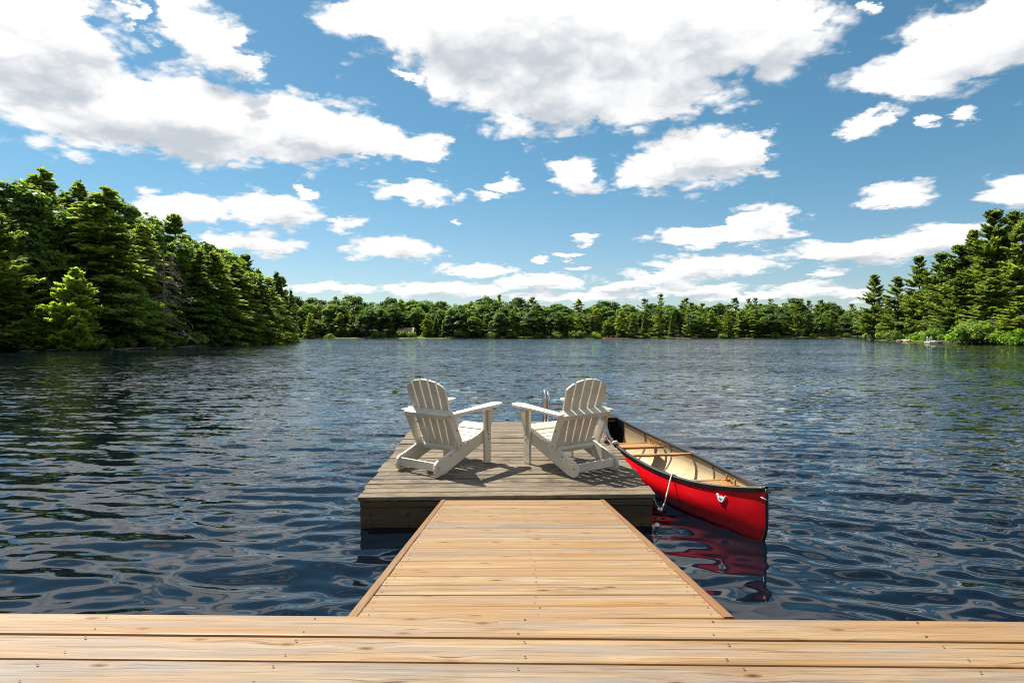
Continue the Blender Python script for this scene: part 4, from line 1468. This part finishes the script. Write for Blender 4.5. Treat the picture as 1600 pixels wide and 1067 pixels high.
# right wooded bank
RT = [
    ('pine', 1367, 429, 226, 0.80, 'lone tall pine at the tip of the right bank, first from the left'),
    ('pine', 1404, 432, 196, 0.85, 'open dark pine second from the tip of the right bank'),
    ('pine', 1437, 400, 185, 0.80, 'flat-topped dark pine third from the tip of the right bank'),
    ('pine', 1470, 395, 162, 1.0, 'light green pine fourth from the tip of the right bank'),
    ('pine', 1500, 383, 150, 0.95, 'pine with tiered branches right of the light green one'),
    ('pine', 1522, 360, 150, 0.8, 'tall pine with ragged top left of the highest right-bank pine'),
    ('pine', 1556, 328, 140, 0.95, 'highest pine of the right bank'),
    ('pine', 1583, 330, 150, 0.80, 'pine with forked tip right of the highest right-bank pine'),
    ('pine', 1612, 336, 135, 0.95, 'tall pine cut by the right picture edge'),
    ('pine', 1548, 420, 122, 0.95, 'mid-height pine with long boughs below the highest right-bank pine'),
    ('pine', 1500, 430, 143, 0.85, 'mid-height pine over the white swim platform'),
    ('pine', 1593, 462, 107, 0.9, 'low bright pine at the right picture edge'),
    ('hemlock', 1490, 440, 158, 0.85, 'dark hemlock behind the pine over the white platform'),
    ('hemlock', 1540, 400, 158, 1.0, 'dark hemlock between the two tallest right-bank pines'),
    ('hemlock', 1575, 400, 148, 1.0, 'dark hemlock filling the gap below the fork-tipped pine'),
    ('hemlock', 1455, 430, 186, 0.9, 'dark hemlock behind the light green pine of the right bank'),
    ('hemlock', 1420, 460, 200, 0.9, 'dark hemlock between the second and third pines of the right bank'),
    ('hemlock', 1610, 380, 150, 1.0, 'dark hemlock beyond the right picture edge pine'),
    ('spruce', 1385, 470, 220, 0.9, 'low dark spruce next to the lone pine of the right bank'),
    ('maple', 1395, 495, 206, 0.8, 'low bright leafy maple below the open dark pine'),
    ('spruce', 1530, 450, 150, 1.0, 'dark spruce left of the brown cottage roof'),
    ('maple', 1352, 490, 262, 0.8, 'pale maple on the shore just left of the lone pine'),
]
for kind, px, top, Y, w, lab in RT:
    put_tree(kind, px, top, Y, 'right', lab, 'trees on the right bank', w)
for Yb in (10, 24, 40):
    for px in range(1425, 1640, 34):
        Y = np.interp(px, [1380, 1420, 1470, 1600, 1720], [228, 185, 150, 112, 90]) + 8 + Yb + random.uniform(-3, 3)
        top = np.interp(px, [1380, 1440, 1500, 1555, 1600, 1720], [470, 425, 400, 345, 345, 330]) + random.uniform(0, 42)
        put_tree(random.choice(['hemlock', 'pine', 'spruce']), px, top, Y, 'right', 'tree in the %s row of the right bank, %s' % ({10: 'second', 24: 'third', 40: 'hindmost'}[Yb], 'near the tip' if px < 1480 else 'behind the tiered pine' if px < 1540 else 'behind the highest pine' if px < 1600 else 'by the right edge'), 'hidden trees behind the right bank front pines', 1.0)

# far shore: front row told apart by place, rows behind share one label per kind
ORD = ['first', 'second', 'third', 'fourth', 'fifth', 'sixth', 'seventh', 'eighth', 'ninth', 'tenth', 'eleventh', 'twelfth', 'thirteenth', 'fourteenth',
       'fifteenth', 'sixteenth', 'seventeenth', 'eighteenth', 'nineteenth', 'twentieth']
LOOK = {'maple': 'round green maple', 'lime': 'bright lime-green maple', 'spruce': 'narrow dark spruce', 'hemlock': 'broad dark hemlock', 'pine': 'tall ragged pine'}
FT = [('spruce', 470, 497), ('hemlock', 485, 489), ('maple', 497, 500), ('spruce', 520, 492), ('hemlock', 532, 488), ('pine', 552, 484), ('maple', 573, 481),
      ('maple', 593, 480), ('spruce', 610, 497), ('spruce', 654, 500), ('maple', 645, 484), ('spruce', 681, 496), ('spruce', 694, 503), ('hemlock', 668, 490), ('maple', 714, 478), ('maple', 728, 482), ('lime', 741, 492),
      ('hemlock', 760, 490), ('maple', 782, 487), ('hemlock', 800, 484), ('lime', 818, 500), ('maple', 836, 483), ('spruce', 850, 496), ('maple', 868, 486), ('maple', 886, 492),
      ('pine', 905, 489), ('spruce', 925, 493), ('hemlock', 948, 500), ('lime', 952, 503), ('hemlock', 972, 486), ('hemlock', 988, 488), ('spruce', 1008, 486), ('pine', 1030, 482),
      ('spruce', 1050, 488), ('pine', 1076, 484), ('lime', 1092, 492), ('hemlock', 1110, 484), ('pine', 1138, 486), ('hemlock', 1158, 483), ('hemlock', 1176, 490), ('lime', 1192, 494), ('maple', 1206, 489),
      ('lime', 1222, 500), ('pine', 1246, 470), ('spruce', 1262, 490), ('maple', 1285, 492), ('pine', 1300, 494), ('maple', 1322, 494), ('maple', 1340, 496), ('lime', 1356, 492)]
cnt = {}
for kind, px, top in sorted(FT, key=lambda q: q[1]):
    Y = 324 + random.uniform(0, 9)
    if 610 < px < 660:
        Y += 14
    c_ = cnt[kind] = cnt.get(kind, 0) + 1
    put_tree(kind, px, top, Y, 'far', '%s %s from the left along the front of the far shore' % (ORD[c_ - 1], LOOK[kind]), 'front row trees on the far shore', random.uniform(0.9, 1.2), True)
ZN = [(500, 'beside the left point'), (560, 'left of the big maples'), (615, 'left of the dark cottage'), (665, 'above the dark cottage'), (730, 'above the left chair'), (800, 'right above the left chair arm'),
      (870, 'above the ladder'), (950, 'above the right chair'), (1010, 'above the reddish dock'), (1070, 'above the tan dock'), (1140, 'right of the tan dock'), (1210, 'above the canoe bow'),
      (1280, 'right of the canoe bow'), (1345, 'left of the lone pine'), (9999, 'behind the lone pine')]


def zone(px):
    return next(n for p, n in ZN if px < p)


sky_f = [(440, 462), (480, 461), (540, 464), (600, 466), (660, 468), (720, 470), (780, 464), (830, 470), (900, 474), (960, 473), (1030, 468), (1100, 474), (1180, 472), (1246, 470), (1300, 478), (1370, 480)]
for row, (Yr, step, dt) in enumerate(((340, 19, 14), (354, 18, 7), (372, 18, 0))):
    px = 440 + row * 6
    while px < 1400:
        q = px + random.uniform(-5, 5)
        top = np.interp(q, [p[0] for p in sky_f], [p[1] for p in sky_f]) + dt + random.uniform(-7, 9)
        kind = random.choice(['maple', 'maple', 'lime', 'maple', 'hemlock', 'lime'] if q < 1000 else ['maple', 'lime', 'pine', 'lime', 'maple', 'pine'])
        put_tree(kind, q, top, Yr + random.uniform(-4, 4), 'far', '%s in the far shore %s row, %s' % (LOOK[kind], ('second', 'third', 'topmost')[row], zone(q)), 'back row trees on the far shore', random.uniform(1.0, 1.3), True)
        px += step
for px, top, lab in ((1032, 460, 'ragged pine poking highest above the far shore, beyond the right chair'), (1072, 466, 'ragged pine poking above the far tree line, right of the highest one'),
                     (1170, 467, 'flat ragged pine above the far tree line, left pair'), (1181, 466, 'pointed ragged pine above the far tree line, right of the flat one'),
                     (1202, 467, 'wide ragged pine above the far tree line near the right bank'), (780, 461, 'dark pine tip above the far tree line between the chairs')):
    put_tree('pine', px, top, 362, 'far', lab, 'pines above the far tree line', 0.8, True)

# shoreline shrubs
SH = []
for i, (px, Y, h) in enumerate([(25, 68, 1.6), (90, 70.5, 1.4), (150, 73, 1.8), (195, 76, 1.7), (225, 80, 1.9), (262, 86, 1.9), (300, 93, 2.0), (330, 101, 1.9), (365, 112, 2.2), (395, 124, 2.4), (425, 136, 2.6), (446, 149, 2.4)]):
    SH.append((px, Y, h, 'maple', '%s low dark shrub from the left along the left waterline' % ORD[i], 'shrubs along the left waterline'))
SH.append((627, 326, 3.2, 'maple', 'dark bush hiding the lower wall of the far cottage, left one', 'bushes at the far cottage'))
SH.append((643, 326, 2.8, 'maple', 'dark bush hiding the lower wall of the far cottage, right one', 'bushes at the far cottage'))
for i, (px, Y, h) in enumerate([(1358, 231, 4.0), (1380, 214, 4.5), (1400, 186, 4.5), (1432, 166, 3.6), (1447, 150, 4.0), (1460, 143, 4.6), (1478, 137, 2.4), (1505, 122, 3.4), (1516, 117, 6.0), (1531, 115, 6.4),
                                (1542, 112, 4.4), (1556, 112, 5.0), (1570, 108, 4.2), (1584, 105, 4.0), (1602, 102, 4.2)]):
    SH.append((px, Y, h, 'lime', '%s leafy green shrub from the left along the right waterline' % ORD[i], 'shrubs along the right waterline'))
for i, (px, Y, h) in enumerate([(480, 323, 2.5), (515, 322, 2.2), (590, 322, 3.0), (720, 324, 4.5), (770, 322, 3.2), (800, 323, 3.5), (842, 323, 3.0), (870, 323, 3.4), (900, 323, 3.6), (930, 323, 3.0), (1010, 323, 2.2), (1130, 323, 2.4), (1210, 324, 3.0), (1270, 323, 2.2), (1320, 324, 2.6)]):
    SH.append((px, Y, h, 'lime', '%s low bush from the left along the far shoreline' % ORD[i], 'bushes along the far shoreline'))
for px, Y, h, kind, lab, grp_ in SH:
    h *= 0.62 if kind == 'lime' and Y < 300 else 1.0
    X = px2w(px, Y)
    zg = max(float(land(np.array([X]), np.array([Y]))[0]), 0.0)
    pr = random.choice(SHRUB['maple' if (kind == 'lime' and random.random() < 0.55) else kind])
    t = thing('shrub', lab, 'shrub', (X, Y, zg - 0.05), (0, 0, random.uniform(0, 6.28)), grp_)
    t.scale = (h / 2.0 * random.uniform(.9, 1.2),) * 2 + (h / 2.1,)
    obj('crown', pr[0], t)
    obj('stem', pr[1], t)


# ------------------------------------------------------------------ shore rocks, logs, far buildings
def rock_mesh(seed, mat):
    r = np.random.RandomState(seed)
    bm = bmesh.new()
    bmesh.ops.create_icosphere(bm, subdivisions=2, radius=1.0)
    dirs = unit(r.normal(0, 1, (6, 3)))
    for v in bm.verts:
        p = np.array(v.co)
        s = 1.0 + 0.10 * math.sin(p[0] * 3 + seed) + 0.10 * math.sin(p[1] * 4 + seed * 2)
        for dd in dirs:
            q = p @ dd
            if q > 0.62:
                p = p - dd * (q - 0.62) * 0.8
        v.co = Vector(p * s)
    me = bpy.data.meshes.new('rock')
    bm.to_mesh(me)
    bm.free()
    me.materials.append(mat)
    return me


rk = [rock_mesh(71, M['rock']), rock_mesh(72, M['rock']), rock_mesh(73, M['palerock'])]
for i, (px, Y, sx, sz, k, lab) in enumerate([
        (58, 66.6, 0.6, 0.35, 0, 'grey boulder at the left waterline under the small sapling'), (84, 69, 0.6, 0.3, 0, 'grey rock at the left waterline right of the sapling'),
        (170, 74, 0.7, 0.25, 0, 'low dark rock at the left waterline right of the young cedar'), (236, 80, 0.7, 0.3, 0, 'grey rock at the left waterline left of the dead tree'),
        (455, 151.5, 1.2, 0.5, 2, 'pale rock at the tip of the left point'), (1425, 168, 3.4, 0.55, 2, 'broad tan rock slab at the right waterline'),
        (1549, 114, 1.1, 0.45, 2, 'white rounded rock at the right waterline near the edge'), (1405, 178, 1.4, 0.4, 0, 'brown rock left of the broad tan slab'),
        (1362, 226, 2.4, 0.5, 0, 'dark rock under the lone pine of the right bank')]):
    X = px2w(px, Y)
    tag(obj('rock', rk[k], None, (X, Y, 0.05), (0, 0, i * 1.3)), lab, 'rock', 'rocks along the shore').scale = (sx, sx * 0.8, sz)
for i, (p0, p1, Y0, Y1, lab) in enumerate([(30, 108, 65.0, 68.2, 'grey fallen log lying in the water below the young cedar'), (175, 232, 72.5, 77.5, 'grey fallen log at the left waterline below the broad pale hemlock'),
                                           (275, 330, 87, 97, 'thin fallen log at the left waterline right of the dead tree')]):
    a, b = Vector((px2w(p0, Y0), Y0, -0.08)), Vector((px2w(p1, Y1), Y1, 0.12))
    tag(obj('log', MB().tube([a, lerp(a, b, .4) + Vector((0, 0.2, .06)), b], [0.12, 0.10, 0.05], 8).mesh('log', M['log'], True)), lab, 'log', 'fallen logs on the left bank')


def cottage(px, Y, w, d_, hw_, hr, wall, roof, label, z=None, yaw=0.0, nwin=3):
    X = px2w(px, Y)
    zg = float(land(np.array([X]), np.array([Y]))[0]) if z is None else z
    t = thing('cottage', label, 'cottage', (X, Y, zg - 0.3), (0, 0, yaw))
    obj('wall', MB().prism([(-d_ / 2, 0), (d_ / 2, 0), (d_ / 2, hw_), (0, hw_ + hr - 0.15), (-d_ / 2, hw_)], -w / 2, w / 2, 'x').mesh('wall', wall), t)
    for s in (-1, 1):
        V = [(-w / 2 - 0.5, s * (d_ / 2 + 0.5), hw_ - hr / d_), (w / 2 + 0.5, s * (d_ / 2 + 0.5), hw_ - hr / d_), (w / 2 + 0.5, 0, hw_ + hr), (-w / 2 - 0.5, 0, hw_ + hr)]
        V2 = [(x, y, z_ + 0.18) for x, y, z_ in V]
        obj('roof', MB().add(V + V2, [(0, 1, 2, 3), (7, 6, 5, 4), (0, 4, 5, 1), (1, 5, 6, 2), (2, 6, 7, 3), (3, 7, 4, 0)]).mesh('roof', roof), t)
    for k in range(nwin):
        x = -w / 2 + w * (k + 0.5) / nwin
        f = obj('window', MB().box(x - 0.75, x + 0.75, -d_ / 2 - 0.06, -d_ / 2 - 0.003, 0.9, 2.3).mesh('window', M['brownwall']), t)
        obj('pane', MB().box(x - 0.62, x + 0.62, -d_ / 2 - 0.075, -d_ / 2 - 0.061, 1.02, 2.18).mesh('pane', M['glass']), f)
    return t


cottage(635, 333, 7.5, 6, 2.6, 2.0, M['brownwall'], M['roof'], 'dark cottage with tan roof among trees on the far shore')
cottage(1528, 133, 5.5, 6, 2.2, 1.3, M['brownwall'], M['brownroof'], 'brown-roofed cottage half hidden behind shrubs on the right bank', yaw=R(-37), nwin=2)


def far_dock(px0, px1, Y, label, mat, depth=2.4, z=0.42):
    x0, x1 = px2w(px0, Y), px2w(px1, Y)
    t = thing('shore_dock', label, 'dock', ((x0 + x1) / 2, Y, 0), group='small docks on other shores')
    h = (x1 - x0) / 2
    n = max(3, int((x1 - x0) / 1.2))
    obj('platform', MB().box(-h, h, -depth / 2, depth / 2, z - 0.14, z).mesh('platform', mat, bevel=0.02), t)
    for k in range(n + 1):
        x = -h + 0.15 + (2 * h - 0.3) * k / n
        obj('post', MB().tube([(x, -depth / 2 + 0.15, -1.2), (x, -depth / 2 + 0.15, z - 0.141)], 0.09, 6).mesh('post', M['wet_wood'], True), t)
    return t


far_dock(944, 976, 317.0, 'reddish dock with chairs on the far shore, left of the other one', M['fardock'], 3.0)
far_dock(1042, 1070, 317.0, 'tan dock with red chairs on the far shore, right of the reddish one', M['palerock'], 3.0)
far_dock(636, 652, 317.0, 'pale dock below the dark cottage on the far shore', M['palerock'], 2.0)
far_dock(1458, 1500, 131.0, 'long white dock along the right bank', M['whitepaint'], 1.4, 0.5)
fd = thing('swim_platform', 'small white swim float with rails at the end of the long white dock', 'swim float', (px2w(1454, 128), 128, 0))
fd.scale = (0.8, 0.8, 0.8)
obj('deck', MB().box(-0.9, 0.9, -1.0, 1.0, 0.15, 0.42).mesh('deck', M['whitepaint'], bevel=0.02), fd)
for s in (-1, 1):
    obj('rail', MB().tube([(s * 0.55, 0.3, 0.42), (s * 0.55, 0.3, 1.5), (s * 0.50, 0.5, 1.75), (s * 0.45, 0.9, 1.6), (s * 0.45, 0.95, 0.42)], 0.05, 6).mesh('rail', M['whitepaint'], True), fd)
for z in (0.75, 1.05, 1.35):
    obj('rung', MB().box(-0.53, 0.53, 0.27, 0.33, z - 0.03, z + 0.03).mesh('rung', M['whitepaint']), fd)
for i, (px, Yc, lab) in enumerate([(949, 316.8, 'red chair leftmost on the reddish far dock'), (955, 316.8, 'red chair in the middle of the reddish far dock'), (963, 316.8, 'red chair rightmost on the reddish far dock'),
                                   (1059, 316.8, 'red chair left of the pair on the tan far dock'), (1066, 316.8, 'red chair right of the pair on the tan far dock')]):
    t = thing('beach_chair', lab, 'chair', (px2w(px, Yc), Yc, 0.42), group='red chairs on the far docks')
    obj('seat', MB().box(-0.35, 0.35, -0.3, 0.35, 0.30, 0.38).mesh('seat', M['redpaint']), t)
    obj('backrest', MB().prism([(0.28, 0.38), (0.36, 0.38), (0.56, 1.0), (0.48, 1.02)], -0.34, 0.34, 'x').mesh('backrest', M['redpaint']), t)
    for sx_ in (-1, 1):
        for sy_ in (-1, 1):
            obj('leg', MB().box(sx_ * 0.3 - 0.04, sx_ * 0.3 + 0.04, sy_ * 0.27 - 0.04, sy_ * 0.27 + 0.04, 0, 0.299).mesh('leg', M['redpaint']), t)
lm = thing('marker_tower', 'tiny white tapered tower ornament on the right point beside the lone pine', 'tower ornament', (px2w(1357, 229), 229, 0.45))
obj('base', MB().tube([(0, 0, 0), (0, 0, 0.25)], 0.75, 8).mesh('base', M['palerock']), lm)
obj('shaft', MB().tube([(0, 0, 0.25), (0, 0, 1.3)], [0.52, 0.24], 10).mesh('shaft', M['whitepaint'], True), lm)
obj('lantern', MB().tube([(0, 0, 1.3), (0, 0, 1.36), (0, 0, 1.6), (0, 0, 1.66), (0, 0, 1.95)], [0.32, 0.2, 0.2, 0.28, 0.03], 10).mesh('lantern', M['whitepaint'], True), lm)
